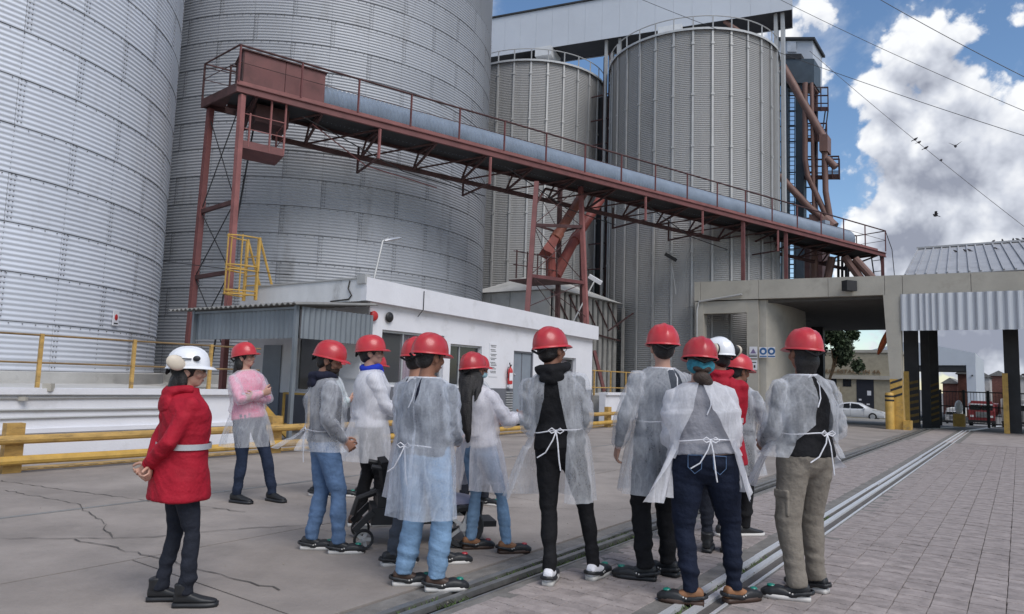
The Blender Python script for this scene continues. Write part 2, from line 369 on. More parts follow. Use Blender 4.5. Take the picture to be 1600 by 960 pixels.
for tc, (a, c), dens, lab in ((-3.12, (2.6, 6.5), 1700, 'low green weeds in the rail groove beside the concrete slabs'), (-1.78, (4.2, 9.0), 1700, 'moss and weeds in the rail groove through the pavers')):
    b = MB()
    for k in range(dens):
        s = rnd.uniform(a, c); off = rnd.choice((-.055, -.06, .06)) if tc < -3 else -.055
        clump = .5 + .5 * math.sin(s * 3.1 + 2.4 * math.sin(s * 1.7) + 40 * off)
        if rnd.random() > clump ** 2.5 * .95 + .03: continue
        p = P(s, tc + off + rnd.gauss(0, .020), -.03); hh = rnd.uniform(.008, .034); w = rnd.uniform(.004, .010); a_ = rnd.uniform(0, pi); d = Vector((math.cos(a_), math.sin(a_), 0)) * w; ln = Vector((rnd.uniform(-.045, .045), rnd.uniform(-.045, .045), hh))
        b.add([p - d, p + d, p + ln + d * .6, p + ln * 1.25], [(0, 1, 2), (0, 2, 3)])
    b.build('weeds', m_grass, None, smooth=0, recalc=False, kind='stuff', label=lab, cat='weeds')
# ---------------------------------------------------------------- silos
def corr_sheet(R, dth, h, waves, amp, cols, bolts=True):
    b = MB(); rows = waves * 6
    vs = []; 
    for i in range(rows + 1):
        f = i / rows; z = f * (h - .014) + .004
        for j in range(cols + 1):
            g_ = j / cols; th = -dth / 2 + dth * g_ * .996
            r = R + amp * math.sin(2 * pi * waves * f) + .010 * (1 - f) + .007 * g_
            vs.append((r * math.cos(th), r * math.sin(th), z))
    b.add(vs, [(i * (cols + 1) + j, i * (cols + 1) + j + 1, (i + 1) * (cols + 1) + j + 1, (i + 1) * (cols + 1) + j) for i in range(rows) for j in range(cols)])
    b.cur = 1
    def bolt(th, z, sz):
        r = R + .02; c = Vector((r * math.cos(th), r * math.sin(th), z)); x = Vector((-math.sin(th), math.cos(th), 0)) * sz; o = Vector((math.cos(th), math.sin(th), 0)) * .02; zz = Vector((0, 0, sz))
        b.add([c - x - zz, c + x - zz, c + x + zz, c - x + zz, c + o - x * .7 - zz * .7, c + o + x * .7 - zz * .7, c + o + x * .7 + zz * .7, c + o - x * .7 + zz * .7], [(4, 5, 6, 7), (0, 1, 5, 4), (1, 2, 6, 5), (2, 3, 7, 6), (3, 0, 4, 7)])
    if bolts:
        for k in range(waves * 2):
            z = (k + .5) * h / (waves * 2)
            if k % 2: bolt(-dth / 2 + .045 / R, z, .0135); bolt(-dth / 2 + .125 / R, z, .0135); bolt(0.0, z, .008)
        for k in range(9): bolt(-dth / 2 + dth * (k + .5) / 9, h - .05, .012)
    return b
def lathe_corr(R, z0, z1, pitch, amp, n):
    k = int((z1 - z0) / pitch); prof = []
    for i in range(k * 3 + 1): prof.append((R + amp * math.sin(2 * pi * i / 3 + .4), z0 + (z1 - z0) * i / (k * 3)))
    b = MB(); b.lathe(prof, n); return b
def big_silo(s, t, R, base, tier, ntier, mat, label, phase, nper=18, extra=0):
    c = P(s, t); root = thing('grain_silo', c, label, 'silo')
    b = MB(); b.lathe([(R - .035, base), (R - .035, base + tier * ntier)], 96, c); b.build('inner_wall', m_gap, root)
    dth = 2 * pi / nper; me = corr_sheet(R, dth, tier, 9, .0125, 10).mesh('wall_sheet', [mat, m_bolt], smooth=70, recalc=False)
    inv = wm(root).inverted()
    for k in range(ntier):
        for j in range(nper):
            o = bpy.data.objects.new('wall_sheet', me); COL.objects.link(o); o.parent = root
            o.location = (0, 0, base + k * tier); o.rotation_euler = (0, 0, phase + (j + .5 * (k % 2)) * dth)
    b = MB(); b.lathe([(R + .45, .0), (R + .45, base - .42), (R + .30, base - .32), (R + .30, base - .02), (R - .1, base)], 96, c); b.build('plinth', m_cement, root, smooth=30)
    zt = base + tier * ntier
    if extra: lathe_corr(R, zt, zt + extra, tier / 9, .017, 96).build('upper_wall', mat, root, smooth=0).location = c; root.children[-1].matrix_parent_inverse = inv; zt += extra
    b = MB(); b.lathe([(R + .25, zt - .05), (R + .25, zt), (.8, zt + R * .5), (.05, zt + R * .52)], 64, c); b.build('roof', m_galv3, root)
    return root
S1 = big_silo(4.83, -26.2, 7.8, 1.30, 1.118, 15, m_galv, 'tall bright galvanised silo at the left edge, nearest the camera', math.radians(88.2 - 35.8 + 0), 18)
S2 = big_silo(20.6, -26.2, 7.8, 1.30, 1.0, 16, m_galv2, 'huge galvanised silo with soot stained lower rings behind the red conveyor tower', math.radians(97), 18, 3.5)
def small_silo(s, t, R, ztop, nst, label):
    c = P(s, t); root = thing('grain_silo', c, label, 'silo')
    link('wall', lathe_corr(R, .2, ztop, .098, .016, 84).mesh('wall', m_galv3, smooth=0), root, world=False)
    b = MB(); b.box((R + .055, 0, ztop / 2 + .1), (.07, .10, ztop - .2))
    for k in range(1, 8): b.box((R + .095, 0, k * ztop / 7.3), (.05, .15, .10))
    me = b.mesh('stiffener', m_galvs, smooth=0)
    for k in range(nst):
        o = bpy.data.objects.new('stiffener', me); COL.objects.link(o); o.parent = root; o.rotation_euler = (0, 0, 2 * pi * (k + .35) / nst)
    b = MB(); b.lathe([(R + .16, ztop - .1), (R + .18, ztop), (.7, ztop + R * .30), (.6, ztop + R * .3 + .5), (.02, ztop + R * .3 + .5)], 60)
    o = link('roof', b.mesh('roof', m_roofw), root, world=False)
    b = MB(); ring = [Vector(((R + .1) * math.cos(2 * pi * i / 60), (R + .1) * math.sin(2 * pi * i / 60), ztop + .62)) for i in range(61)]
    b.tube(ring, .028, 5, cap=False)
    for k in range(nst):
        a = 2 * pi * (k + .35) / nst; b.bar(((R + .1) * math.cos(a), (R + .1) * math.sin(a), ztop - .05), ((R + .1) * math.cos(a), (R + .1) * math.sin(a), ztop + .62), .05)
    link('roof_railing', b.mesh('roof_railing', m_galvs), root, world=False)
    return root
m_galvs = M('stiffener_steel', (.44, .44, .435), .55, metal=.3, var=.1)
m_roofw = M('roof_sheet', (.6, .61, .62), .5, metal=.2, var=.1)
small_silo(36.6, -14.4, 4.5, 19.25, 30, 'grey silo with vertical stiffeners behind the beige concrete portal')
small_silo(34.9, -24.2, 4.5, 19.35, 30, 'grey silo with vertical stiffeners between the bright silo and the portal one')
# small things between the two grey silos
b = MB()
for ds, dt in ((0, 0), (.5, .35), (-.3, .5)): b.tube([P(35.2 + ds, -19.2 + dt, 0), P(35.2 + ds, -19.2 + dt, 20.5)], .09, 8)
gp = thing('service_pipes', P(35.2, -19.2), 'bundle of tall upright pipes in the gap between the two grey silos', 'pipes')
b.build('upright_pipe', m_redd, gp)
b = MB(); b.bst(35.4, 36.2, -20.4, -18.6, 0, 18.2); b.build('dark_shaft', m_dark, gp, smooth=0)
b = MB()
for k in range(12): b.bar(P(34.6, -19.9, 2 + k * 1.45), P(34.6, -18.4, 2 + k * 1.45), .06)
b.build('rung', m_redd, gp, smooth=0, kind='stuff')
# ---------------------------------------------------------------- gallery over the grey silos
ga, gb = Vector(on_z(700, 99, 21.2)), Vector(on_z(1237, 14, 21.2)); gd = (gb - ga).normalized(); gn = Vector((-gd.y, gd.x, 0)); 
if gn.y < 0: gn = -gn
gal = thing('conveyor_gallery', (ga + gb) / 2, 'long pale grey enclosed gallery across the tops of the grey silos', 'gallery')
def gbox(b, a0, a1, w0, w1, z0, z1):
    o = [(a0, w0), (a1, w0), (a1, w1), (a0, w1)]
    b.hexa([gb - gd * (x) + gn * y + Vector((0, 0, z0)) for x, y in [(a0, w0), (a1, w0), (a1, w1), (a0, w1)]] + [gb - gd * x + gn * y + Vector((0, 0, z1)) for x, y in [(a0, w0), (a1, w0), (a1, w1), (a0, w1)]])
GL = (gb - ga).length + 6
for k in range(int(GL / 1.02)):
    b = MB(); gbox(b, k * 1.02 + .003, k * 1.02 + 1.017, -.03, 0, -.05, 2.42 + .004 * (k % 2)); b.build('side_panel', m_galleryside, gal, smooth=0)
b = MB(); gbox(b, 0, GL, .004, 2.05, 0, .12); b.build('floor', m_dark, gal, smooth=0)
b = MB(); gbox(b, 0, GL, -.12, 2.2, 2.43, 2.52); b.build('roof', m_dark, gal, smooth=0)
b = MB(); gbox(b, 0, GL, 2.05, 2.09, -.05, 2.42); gbox(b, -.03, 0, -.03, 2.09, -.05, 2.42); b.build('back_wall', m_galleryside, gal, smooth=0)
b = MB()
for x in (1.0, 1.75): 
    for w in (.3, 1.8): b.bar(gb - gd * x * .45 + gn * w + Vector((0, 0, -21)), gb - gd * x * .45 + gn * w, .17)
for x, w in ((9.2, .3), (10.0, .3), (9.2, 1.8), (10.0, 1.8)): b.bar(gb - gd * x + gn * w + Vector((0, 0, -21)), gb - gd * x + gn * w, .15)
b.build('support_post', m_galvs, gal, smooth=0)
b = MB(); p = gb - gd * 3.4 + gn * .2; b.tube([p, p + gd * 2.2 + Vector((0, 0, -2.0))], .12, 8); b.build('spout', m_brpipe, gal)
b = MB(); gbox(b, 5.6, 6.9, -.4, 1.5, -.62, -.05); b.build('outlet_box', m_roofw, gal, smooth=0); b = MB(); gbox(b, 13.2, 14.2, -.3, 1.5, -.6, -.05); b.build('outlet_box', m_roofw, gal, smooth=0)

# ---------------------------------------------------------------- terrace and the low white walls
ter = MB(); ter.bst(-25, 9.0, -60, -12.95, -.2, 1.02); ter.bst(24.2, 31.0, -60, -12.95, -.2, .95); ter.build('terrace', m_cement, None, smooth=0, kind='structure')
def low_wall(s0, s1, label):
    root = thing('low_wall', P((s0 + s1) / 2, -12.75), label, 'wall')
    b = MB(); b.bst(s0, s1, -12.93, -12.66, -.1, .98); b.build('wall_face', m_white, root, smooth=0)
    b = MB(); b.bst(s0, s1, -12.96, -12.58, .984, 1.08); b.build('coping', m_white, root, smooth=0)
    return root
w1 = low_wall(-9, 8.95, 'long low white wall under the nearest silo, streaked with pipes')
w2 = low_wall(23.75, 31.0, 'low pale wall between the white hut and the beige portal')
b = MB()
for z, r in ((.93, .02), (.74, .022), (.62, .018)):
    pts = [P(-9 + k * 1.5, -12.64, z + rnd.uniform(-.008, .008)) for k in range(12)]; b.tube(pts, r, 6)
b.build('conduit', m_galvs, w1)
b = MB(); b.bst(-9, 8.9, -12.66, -12.60, .38, .45); b.build('ledge', m_white, w1, smooth=0)
b = MB(); b.box(P(4.9, -12.62, 1.10), (.14, .10, .12)); b.box(P(4.55, -12.60, .92), (.12, .06, .06)); b.build('junction_box', m_beige, w1, smooth=0)
rl = thing('terrace_railing', P(5, -13.0, 1.05), 'thin brownish yellow railing on the low wall in front of the nearest silo', 'railing')
for k in range(12):
    s = -8.6 + k * 1.5 - .02; b = MB(); b.bar(P(s, -13.0, 1.02), P(s, -13.0, 1.96), .055); b.build('post', m_yelw, rl, smooth=0)
for z in (1.95, 1.50):
    b = MB(); b.tube([P(-8.7, -13.0, z), P(9.0, -13.0, z - .02)], .019, 6); b.build('handrail', M('rusty_yellow', (.22, .14, .06), .7, var=.4, scale=3), rl)
b = MB(); b.bar(P(9.05, -13.35, 1.0), P(10.1, -13.35, .05), .06, .16); b.build('stair_stringer', m_yel, rl, smooth=0)
# notice plate on the near silo
pp = P(9.02, -19.62); d = (pp - P(4.83, -26.2)); d.normalize()
b = MB(); c = P(4.83, -26.2) + d * 7.86 + Vector((0, 0, 2.75)); Rz_ = Matrix.Rotation(math.atan2(d.y, d.x), 3, 'Z')
sg = thing('warning_plate', c, 'small white and red warning plate fixed on the nearest silo', 'sign')
b.box(c, (.02, .24, .40), Rz_); b.build('plate', m_white, sg, smooth=0)
m_redpaint = M('signal_red', (.5, .03, .03), .45, var=.1)
b = MB(); b.ell(c + d * .012 + Vector((0, 0, .02)), (.012, .07, .085), 10, 6, Rz_); b.build('red_symbol', m_redpaint, sg)
b = MB(); b.box(c + d * .011 + Vector((0, 0, -.14)), (.01, .16, .03), Rz_); b.build('text_line', m_black, sg, smooth=0)

# ---------------------------------------------------------------- white hut
hut = thing('white_hut', P(17.8, -15.6), 'single storey white hut with grey dado and wide flat parapet', 'building')
HS0, HS1, HT0, HT1 = 12.15, 23.55, -18.2, -13.15
def hz(s, a, c): return a + (c - a) * (s - 11.86) / 11.7
ops = [(12.62, 15.02, 1.22, 2.62), (15.30, 16.75, 1.2, 2.42), (18.42, 19.55, .12, 2.38), (21.0, 22.35, 1.45, 2.3)]   # openings in the front wall
b = MB(); zs = 1.2
s = HS0
for (a, c, z0, z1) in ops:
    b.bst(s, a, HT1 - .2, HT1, 0, hz(s, 3.3, 3.1)); b.bst(a, c, HT1 - .2, HT1, z1, hz(a, 3.3, 3.1))
    if z0 > .2: b.bst(a, c, HT1 - .2, HT1, 0, z0)
    s = c
b.bst(s, HS1, HT1 - .2, HT1, 0, 3.1)
b.build('front_wall', m_white, hut, smooth=0)
b = MB(); cur = HS0 - .02
for a, c in ((HS0, ops[2][0]), (ops[2][1], HS1 + .01)): b.bst(a, c, HT1, HT1 + .015, 0, 1.17)
b.build('dado', m_greyband, hut, smooth=0)
b = MB()
sops = [(-17.0, -16.35), (-15.95, -14.15)]
b.bst(HS0, HS0 + .2, HT0, -15.95, 0, 3.2); b.bst(HS0, HS0 + .2, -14.15, HT1 - .2, 0, 3.2); b.bst(HS0, HS0 + .2, -15.95, -14.15, 2.45, 3.2); b.bst(HS0, HS0 + .2, -15.95, -14.15, 0, .95)
b.build('side_wall', m_white, hut, smooth=0)
b = MB(); b.bst(HS0 - .015, HS0, HT0, HT1, 0, .9); b.build('dado', m_greyband, hut, smooth=0)
b = MB(); b.bst(HS1 - .2, HS1, HT0, HT1 - .2, 0, 3.08); b.bst(HS0 + .2, HS1 - .2, HT0, HT0 + .2, 0, 3.1); b.build('back_wall', m_white, hut, smooth=0)
b = MB(); b.bst(HS0 + .2, HS1 - .2, HT0 + .2, HT1 - .21, .02, .1); b.build('floor', m_cement, hut, smooth=0)
# flat roof with its parapet band: front, then the side
b = MB(); q = lambda s, t, z: P(s, t, z)
x0, x1 = 11.86, 23.7; tf = -12.98
b.hexa([q(x0, tf - .2, 3.28), q(x1, tf - .2, 3.06), q(x1, tf, 3.06), q(x0, tf, 3.28), q(x0, tf - .2, 3.86), q(x1, tf - .2, 3.57), q(x1, tf, 3.57), q(x0, tf, 3.86)])
b.build('front_parapet', m_white, hut, smooth=0)
m_whites = M('stained_white', (.66, .665, .68), .8, var=.1, scale=1.5, bump=.2, stain=(.22, .215, .21), stain_scale=1.9, stain_amt=.75, stretch=(1, 1, .5))
b = MB(); b.bst(x0 + .003, x0 + .2, HT0 - .1, tf - .2, 3.27, 3.83); b.build('side_parapet', m_whites, hut, smooth=0)
b = MB(); b.bst(x0 + .2, x1, HT0 - .1, HT0 + .05, 3.1, 3.6); b.bst(x1 - .2, x1 - .003, HT0 + .05, tf - .2, 3.05, 3.56); b.build('rear_parapet', m_whites, hut, smooth=0)
b = MB(); b.hexa([q(x0 + .2, HT0, 3.27), q(x1 - .2, HT0, 3.07), q(x1 - .2, tf - .2, 3.07), q(x0 + .2, tf - .2, 3.27), q(x0 + .2, HT0, 3.4), q(x1 - .2, HT0, 3.2), q(x1 - .2, tf - .2, 3.2), q(x0 + .2, tf - .2, 3.4)]); b.build('roof_slab', m_cement, hut, smooth=0)
b = MB(); b.bst(x0 - .03, x0 + .25, HT0 - .12, tf - .32, 3.832, 3.87); b.bst(x0 - .05, x0 + .12, tf - .32, tf - .02, 3.70, 3.93); b.build('parapet_flashing', m_galvs, hut, smooth=0)
b = MB(); cp = [P(x0 - .01, tf - .62, 3.8), P(x0 - .02, tf - .66, 3.6), P(x0 - .02, tf - .52, 3.42), P(x0 - .02, tf - .62, 3.33), P(x0 - .02, tf - 1.3, 3.3)]; b.tube(cp, .018, 5); b.build('parapet_crack', m_joint, hut)
b = MB(); b.tube([P(13.9, tf + .02, 3.75), P(13.9, tf + .02, 3.25), P(13.8, tf - .08, 3.05)], .012, 5); b.build('drip_wire', m_dark, hut)
# windows and doors
def window(a, c, z0, z1, kind):
    fr = MB(); w = .06
    for s0, s1, y0, y1 in ((a, a + w, z0, z1), (c - w, c, z0, z1), (a + w, c - w, z1 - w, z1), (a + w, c - w, z0, z0 + w)): fr.bst(s0, s1, HT1 - .16, HT1 - .10, y0, y1)
    ms = (a + (c - a) * .36); fr.bst(ms - .025, ms + .025, HT1 - .158, HT1 - .102, z0 + w, z1 - w)
    f = fr.build('window', m_alu, hut, smooth=0)
    b = MB(); b.bst(a + w, c - w, HT1 - .14, HT1 - .13, z0 + w, z1 - w); b.build('pane', m_glassd if kind != 'curtain' else m_pane, f, smooth=0)
    if kind == 'curtain':
        b = MB(); n_ = 70; ring = []
        pts = [(ms + .1 + (c - ms - .3) * k / n_, HT1 - .3 + .04 * math.sin(k * .9)) for k in range(n_ + 1)]
        b.loft([[P(x, y, z0 + .02) for x, y in pts], [P(x, y, z1 - .05) for x, y in pts]], cap=False, close=False); b.build('curtain', m_curtain, f)
        b = MB(); b.bst(a, a + .9, HT1 - 1.6, HT1 - 1.5, .2, 2.9); b.build('inner_wall', m_beige, f, smooth=0)
def glass_mat():
    m = bpy.data.materials.new('clear_pane'); m.use_nodes = True; b = m.node_tree.nodes['Principled BSDF']; b.inputs['Base Color'].default_value = (.25, .26, .28, 1); b.inputs['Roughness'].default_value = .05; b.inputs['Alpha'].default_value = .14; return m
m_pane = glass_mat()
window(*ops[0], 'curtain'); window(*ops[1], 'dark'); window(*ops[3], 'curtain')
b = MB(); a, c, z0, z1 = ops[2]; b.bst(a + .05, c - .05, HT1 - .12, HT1 - .07, z0, z1 - .05); dr = b.build('door', m_greydoor, hut, smooth=0)
b = MB(); b.bst(a, a + .05, HT1 - .14, HT1 - .02, z0, z1); b.bst(c - .05, c, HT1 - .14, HT1 - .02, z0, z1); b.bst(a + .05, c - .05, HT1 - .14, HT1 - .02, z1 - .05, z1); b.bst(a + .53, a + .56, HT1 - .07, HT1 - .055, z0, z1 - .05); b.build('door_frame', m_greyband, dr, smooth=0)
b = MB(); b.ell(P(a + .14, HT1 - .05, 1.62), (.03, .03, .03)); b.build('door_knob', m_alu, dr)
for k in range(11):
    b = MB(); b.bst(18.02, 18.36, HT1 + .016, HT1 + .05, .25 + k * .078, .29 + k * .078); b.build('louvre_slat', m_alu, hut, smooth=0)
# side window and door under the canopy
b = MB()
for t0, t1, z0, z1 in ((-15.95, -15.87, .95, 2.45), (-14.23, -14.15, .95, 2.45), (-15.87, -14.23, 2.38, 2.45), (-15.87, -14.23, .95, 1.02), (-14.95, -14.88, 1.02, 2.38)): b.bst(HS0 + .06, HS0 + .12, t0, t1, z0, z1)
f = b.build('window', m_alu, hut, smooth=0)
b = MB(); b.bst(HS0 + .085, HS0 + .095, -15.87, -14.23, 1.02, 2.38); b.build('pane', m_glassd, f, smooth=0)
b = MB(); b.bst(HS0 - .04, HS0 - .018, -17.35, -16.55, .02, 2.2); dr = b.build('door', m_greydoor, hut, smooth=0)
b = MB(); b.bst(HS0 - .05, HS0 - .017, -13.95, -13.35, 1.35, 1.75); b.build('notice', m_white, hut, smooth=0)
# notice with text lines on the front
nb = thing('notice_board', P(17.45, HT1 + .02, 2.0), 'tall white notice with blocks of small black text on the front of the white hut', 'sign')
b = MB(); b.bst(17.12, 17.55, HT1 + .002, HT1 + .015, 1.52, 2.55); b.build('board', m_white, nb, smooth=0)
b = MB(); k = 0
for blk, nl in ((2.49, 2), (2.36, 2), (2.22, 2), (2.10, 2), (1.97, 3), (1.82, 2), (1.70, 2)):
    for i in range(nl):
        z = blk - i * .045; e = 17.5 - rnd.uniform(0, .1); s = 17.17 + (.03 if i else 0)
        while s < e - .03:
            w = rnd.uniform(.025, .06); b.bst(s, min(s + w, e), HT1 + .0155, HT1 + .018, z - .022, z); s += w + .012
b.build('text_line', m_black, nb, smooth=0)
# fire extinguisher
fe = thing('fire_extinguisher', P(18.08, HT1 + .12, 1.2), 'red fire extinguisher hung on the white hut beside its grey door', 'fire extinguisher')
c = P(18.1, HT1 + .11); b = MB(); b.lathe([(.0, 1.30), (.075, 1.31), (.08, 1.35), (.08, 1.72), (.06, 1.79), (.025, 1.82), (.025, 1.86)], 16, c); b.build('cylinder', m_redpaint, fe)
b = MB(); b.bar(c + Vector((0, 0, 1.86)), c + U * -.05 + Vector((0, 0, 1.98)), .03, .02); b.bar(c + Vector((0, 0, 1.86)), c + U * .07 + Vector((0, 0, 1.92)), .03, .015); b.build('valve_handle', m_black, fe, smooth=0)
b = MB(); b.tube([c + Vector((0, 0, 1.85)), c - U * .12 + Vector((0, 0, 1.83)), c - U * .17 + Vector((0, 0, 1.7)), c - U * .12 + Vector((0, 0, 1.58)), c - U * .1 + Vector((0, 0, 1.5))], .014, 6); b.build('hose', m_black, fe)
b = MB(); b.lathe([(.082, 1.42), (.0825, 1.66)], 10, c, ang - 1.2, ang + .9); b.build('label', m_white, fe); b = MB(); b.box(c + Vector((0, 0, 1.25)), (.17, .12, .07), Matrix.Rotation(-TH + pi / 2, 3, 'Z')); b.build('bracket', m_white, fe, smooth=0)
# bell and round lamp on the corner
c = P(12.25, HT1 + .06, 2.93); be = thing('alarm_bell', c, 'round red alarm bell at the corner of the white hut under the parapet', 'alarm bell')
RN = Matrix.Rotation(-TH + pi / 2, 3, 'Z') @ Matrix.Rotation(pi / 2, 3, 'X')
b = MB(); b.ell(c, (.13, .13, .07), 16, 8, RN); b.build('gong', m_redpaint, be); b = MB(); b.box(c - N * .04, (.16, .06, .2), Matrix.Rotation(-TH + pi / 2, 3, 'Z')); b.build('back_box', m_redpaint, be, smooth=0)
c = P(12.8, HT1 + .05, 2.95); be = thing('horn_speaker', c, 'round black horn on the front wall of the white hut beside the red bell', 'horn')
b = MB(); b.ell(c, (.135, .135, .05), 18, 8, RN); b.build('grille', m_black, be); b = MB(); b.ell(c + N * .035, (.06, .06, .03), 12, 6, RN); b.build('cone', m_dark, be)
# street lamp on the hut roof
c = on_t(581, 436, -13.3); top = on_t(598, 377, -13.3); tip = on_t(626, 372, -13.3)
sl_ = thing('roof_lamp', c, 'grey lamp on a leaning pole at the corner of the white hut roof', 'lamp')
b = MB(); b.tube([c - Vector((0, 0, .3)), top, top.lerp(tip, .3) + Vector((0, 0, .04))], .028, 8); b.build('pole', m_galvs, sl_)
b = MB(); d = (tip - top).normalized(); b.tube([top + d * .05, top + d * .18, tip - d * .1, tip], [(.05, .03), (.10, .05), (.10, .05), (.05, .02)], 10); b.build('lamp_head', m_alu, sl_)
# caged ladder on the hut roof
ld = thing('caged_ladder', P(12.6, -17.0, 3.4), 'yellow caged roof ladder above the left end of the white hut', 'ladder')
lt = -17.0; base = 3.4; A_ = on_t(401, 440, lt); A_.z = base; topz = on_t(398, 370, lt).z; hh = topz - base
Bq = A_ - N * .55
b = MB(); b.bar(A_, A_ + Vector((0, 0, hh)), .085, .06); b.bar(Bq, Bq + Vector((0, 0, hh)), .085, .06)
for k in range(int((hh - .2) / .27)): b.tube([A_ + Vector((0, 0, .15 + k * .27)), Bq + Vector((0, 0, .15 + k * .27))], .02, 5)
b.build('ladder_rail', m_yel, ld, smooth=0)
b = MB(); foot = on_t(434, 438, lt) - A_; foot.z = 0
b.tube([A_ + Vector((0, 0, hh)), A_ + foot], .035, 6); b.tube([Bq + Vector((0, 0, hh)), Bq + foot], .035, 6); b.build('stay', m_yel, ld)
dL = (on_t(361, 440, lt) - A_); dL.z = 0; rx = dL.length
def hoop(z): return [A_ + Vector((0, 0, z))] + [A_.lerp(Bq, .5) + dL * math.sin(a) + (A_ - Bq) * (.62 * math.cos(a)) + Vector((0, 0, z)) for a in np.linspace(.15, pi - .15, 11)] + [Bq + Vector((0, 0, z))]
b = MB()
for z in (.12, .22, hh * .45, hh * .52, hh * .98): b.tube(hoop(z), .022, 5)
for i in (3, 6, 9): b.bar(hoop(.1)[i], hoop(hh)[i], .045, .02)
b.build('safety_cage', m_yel, ld, smooth=0)
# canopy beside the hut
cn = thing('canopy', P(11, -15.2), 'corrugated grey metal canopy on thin posts at the left side of the white hut', 'canopy')
def corr_strip(pa, pb, z0, z1, pitch, amp, za=None, th=.012):
    n = int((pb - pa).length / pitch) * 6; d = (pb - pa).normalized(); nn = Vector((d.y, -d.x, 0)); b = MB(); r0 = []; r1 = []; r2 = []; r3 = []
    for i in range(n + 1):
        p = pa.lerp(pb, i / n) + nn * amp * math.sin(2 * pi * i / 6 + .3)
        r0.append(p + Vector((0, 0, z0))); r1.append(p + Vector((0, 0, z1))); r2.append(p - nn * th + Vector((0, 0, z1))); r3.append(p - nn * th + Vector((0, 0, z0)))
    b.loft([r0, r1, r2, r3, r0], cap=False, close=False); return b
m_skirt = M('grey_sheet', (.20, .225, .25), .55, metal=.3, var=.18, scale=1.2, stain=(.11, .12, .13), stain_scale=2, stain_amt=.6, stretch=(1, 1, .3), bump=.05)
cA, cB = P(9.95, -17.25), P(9.95, -13.0)
for k in range(4):
    pa = cA.lerp(cB, k / 4); pb = cA.lerp(cB, (k + 1) / 4); corr_strip(pa - U * .003 * (k % 2), pb - U * .003 * (k % 2), 2.22, 2.93, .17, .018).build('skirt_sheet', m_skirt, cn, smooth=60)
for k in range(2):
    pa = P(9.97 + k * 1.07, -12.97); corr_strip(pa, P(9.97 + (k + 1) * 1.07, -12.97), 2.22 - .03 * k, 2.93, .15, .024).build('skirt_sheet', m_skirt, cn, smooth=60)
m_fibro = M('fibre_cement', (.22, .215, .205), .9, var=.2, bump=.3, stain=(.1, .1, .09), stain_amt=.7)
b = MB(); n = 120; r0 = []; r1 = []
for i in range(n + 1):
    t = -18.2 + (5.35) * i / n; z = .028 * math.sin(2 * pi * (t) / .2)
    r0.append(P(9.72, t, 2.97 + z)); r1.append(P(12.12, t, 3.19 + z))
up = Vector((0, 0, .018)); b.loft([r0, r1, [p + up for p in r1], [p + up for p in r0], r0], cap=False, close=False); b.build('roof_sheet', m_fibro, cn, smooth=60)
for s, t, in ((9.9, -13.06), (9.9, -17.2)):
    b = MB(); b.bar(P(s, t, 0), P(s, t, 2.95), .085); b.build('post', m_skirt, cn, smooth=0)
b = MB(); b.bar(P(9.9, -17.3, 2.9), P(9.9, -13, 2.9), .05); b.build('edge_beam', m_skirt, cn, smooth=0)
# yellow stand under the canopy
ys = thing('equipment_stand', P(11.2, -14.5), 'thin yellow steel frame standing in front of the dado under the canopy', 'stand')
b = MB(); 
for t in (-15.2, -14.2): b.bar(P(11.3, t, 0), P(11.3, t, .95), .05)
b.build('leg', m_yel, ys, smooth=0); b = MB()
for z in (.93, .15): b.bar(P(11.3, -15.175, z), P(11.3, -14.225, z), .05)
b.build('crossbar', m_yel, ys, smooth=0)
# ---------------------------------------------------------------- yellow guard rail
gr = thing('guard_rail', P(12, -10.95), 'yellow painted two pipe guard rail in front of the white wall and hut', 'guard rail')
for z, m in ((.45, m_yelw), (.17, m_yel)):
    b = MB(); b.tube([P(-8 + k * 1.0, -10.9, z + rnd.uniform(-.008, .008)) for k in range(31)], .062, 10); b.build('rail_pipe', m, gr)
for k, s in enumerate((-4.2, -.2, 3.92, 8.05, 10.6, 14.2, 18.0, 20.9)):
    b = MB(); b.bst(s - .11, s + .11, -11.12, -10.97, 0, .66); b.build('post', m_yelw, gr, smooth=0)
b = MB(); b.bst(-9, 22.5, -11.5, -11.16, 0, .012); b.build('yellow_line', m_yelw, yard, smooth=0)
b = MB(); s = -8.0
while s < 22: b.bst(s, s + .12, -11.24, -11.21, .012, .014); s += .2
b.build('dark_dashes', m_joint, yard, smooth=0)
# ================================================================ RED CONVEYOR BRIDGE
cv = thing('conveyor_bridge', P(22, -14), 'long red oxide conveyor walkway with ribbed blue grey tube cover slanting across the silos', 'conveyor')
A = on_t(370, 137, -18.6); B = on_s(1384, 399, 42)
X = (B - A); LEN = X.length; X.normalize(); Y = Vector((-X.y, X.x, 0)).normalized()        # Y points away from the camera side
if Y.y < 0: Y = -Y
Zc = Vector((0, 0, 1)); WID = 2.1
def C(a, w, z): return A + X * a + Y * w + Zc * z
def cbox(b, a0, a1, w0, w1, z0, z1): b.hexa([C(a0, w0, z0), C(a1, w0, z0), C(a1, w1, z0), C(a0, w1, z0), C(a0, w0, z1), C(a1, w0, z1), C(a1, w1, z1), C(a0, w1, z1)])
b = MB(); cbox(b, 0, LEN, 0, .05, -.12, .12); cbox(b, 0, LEN, -.05, 0, -.12, -.09); cbox(b, 0, LEN, -.05, 0, .09, .12); b.build('near_beam', m_red, cv, smooth=0)
b = MB(); cbox(b, 1.5, LEN, WID - .10, WID, -.66, -.50); b.build('lower_chord', m_redd, cv, smooth=0); b = MB(); cbox(b, 0, LEN, 1.6, 1.66, -.08, .12); b.build('far_beam', m_redd, cv, smooth=0)
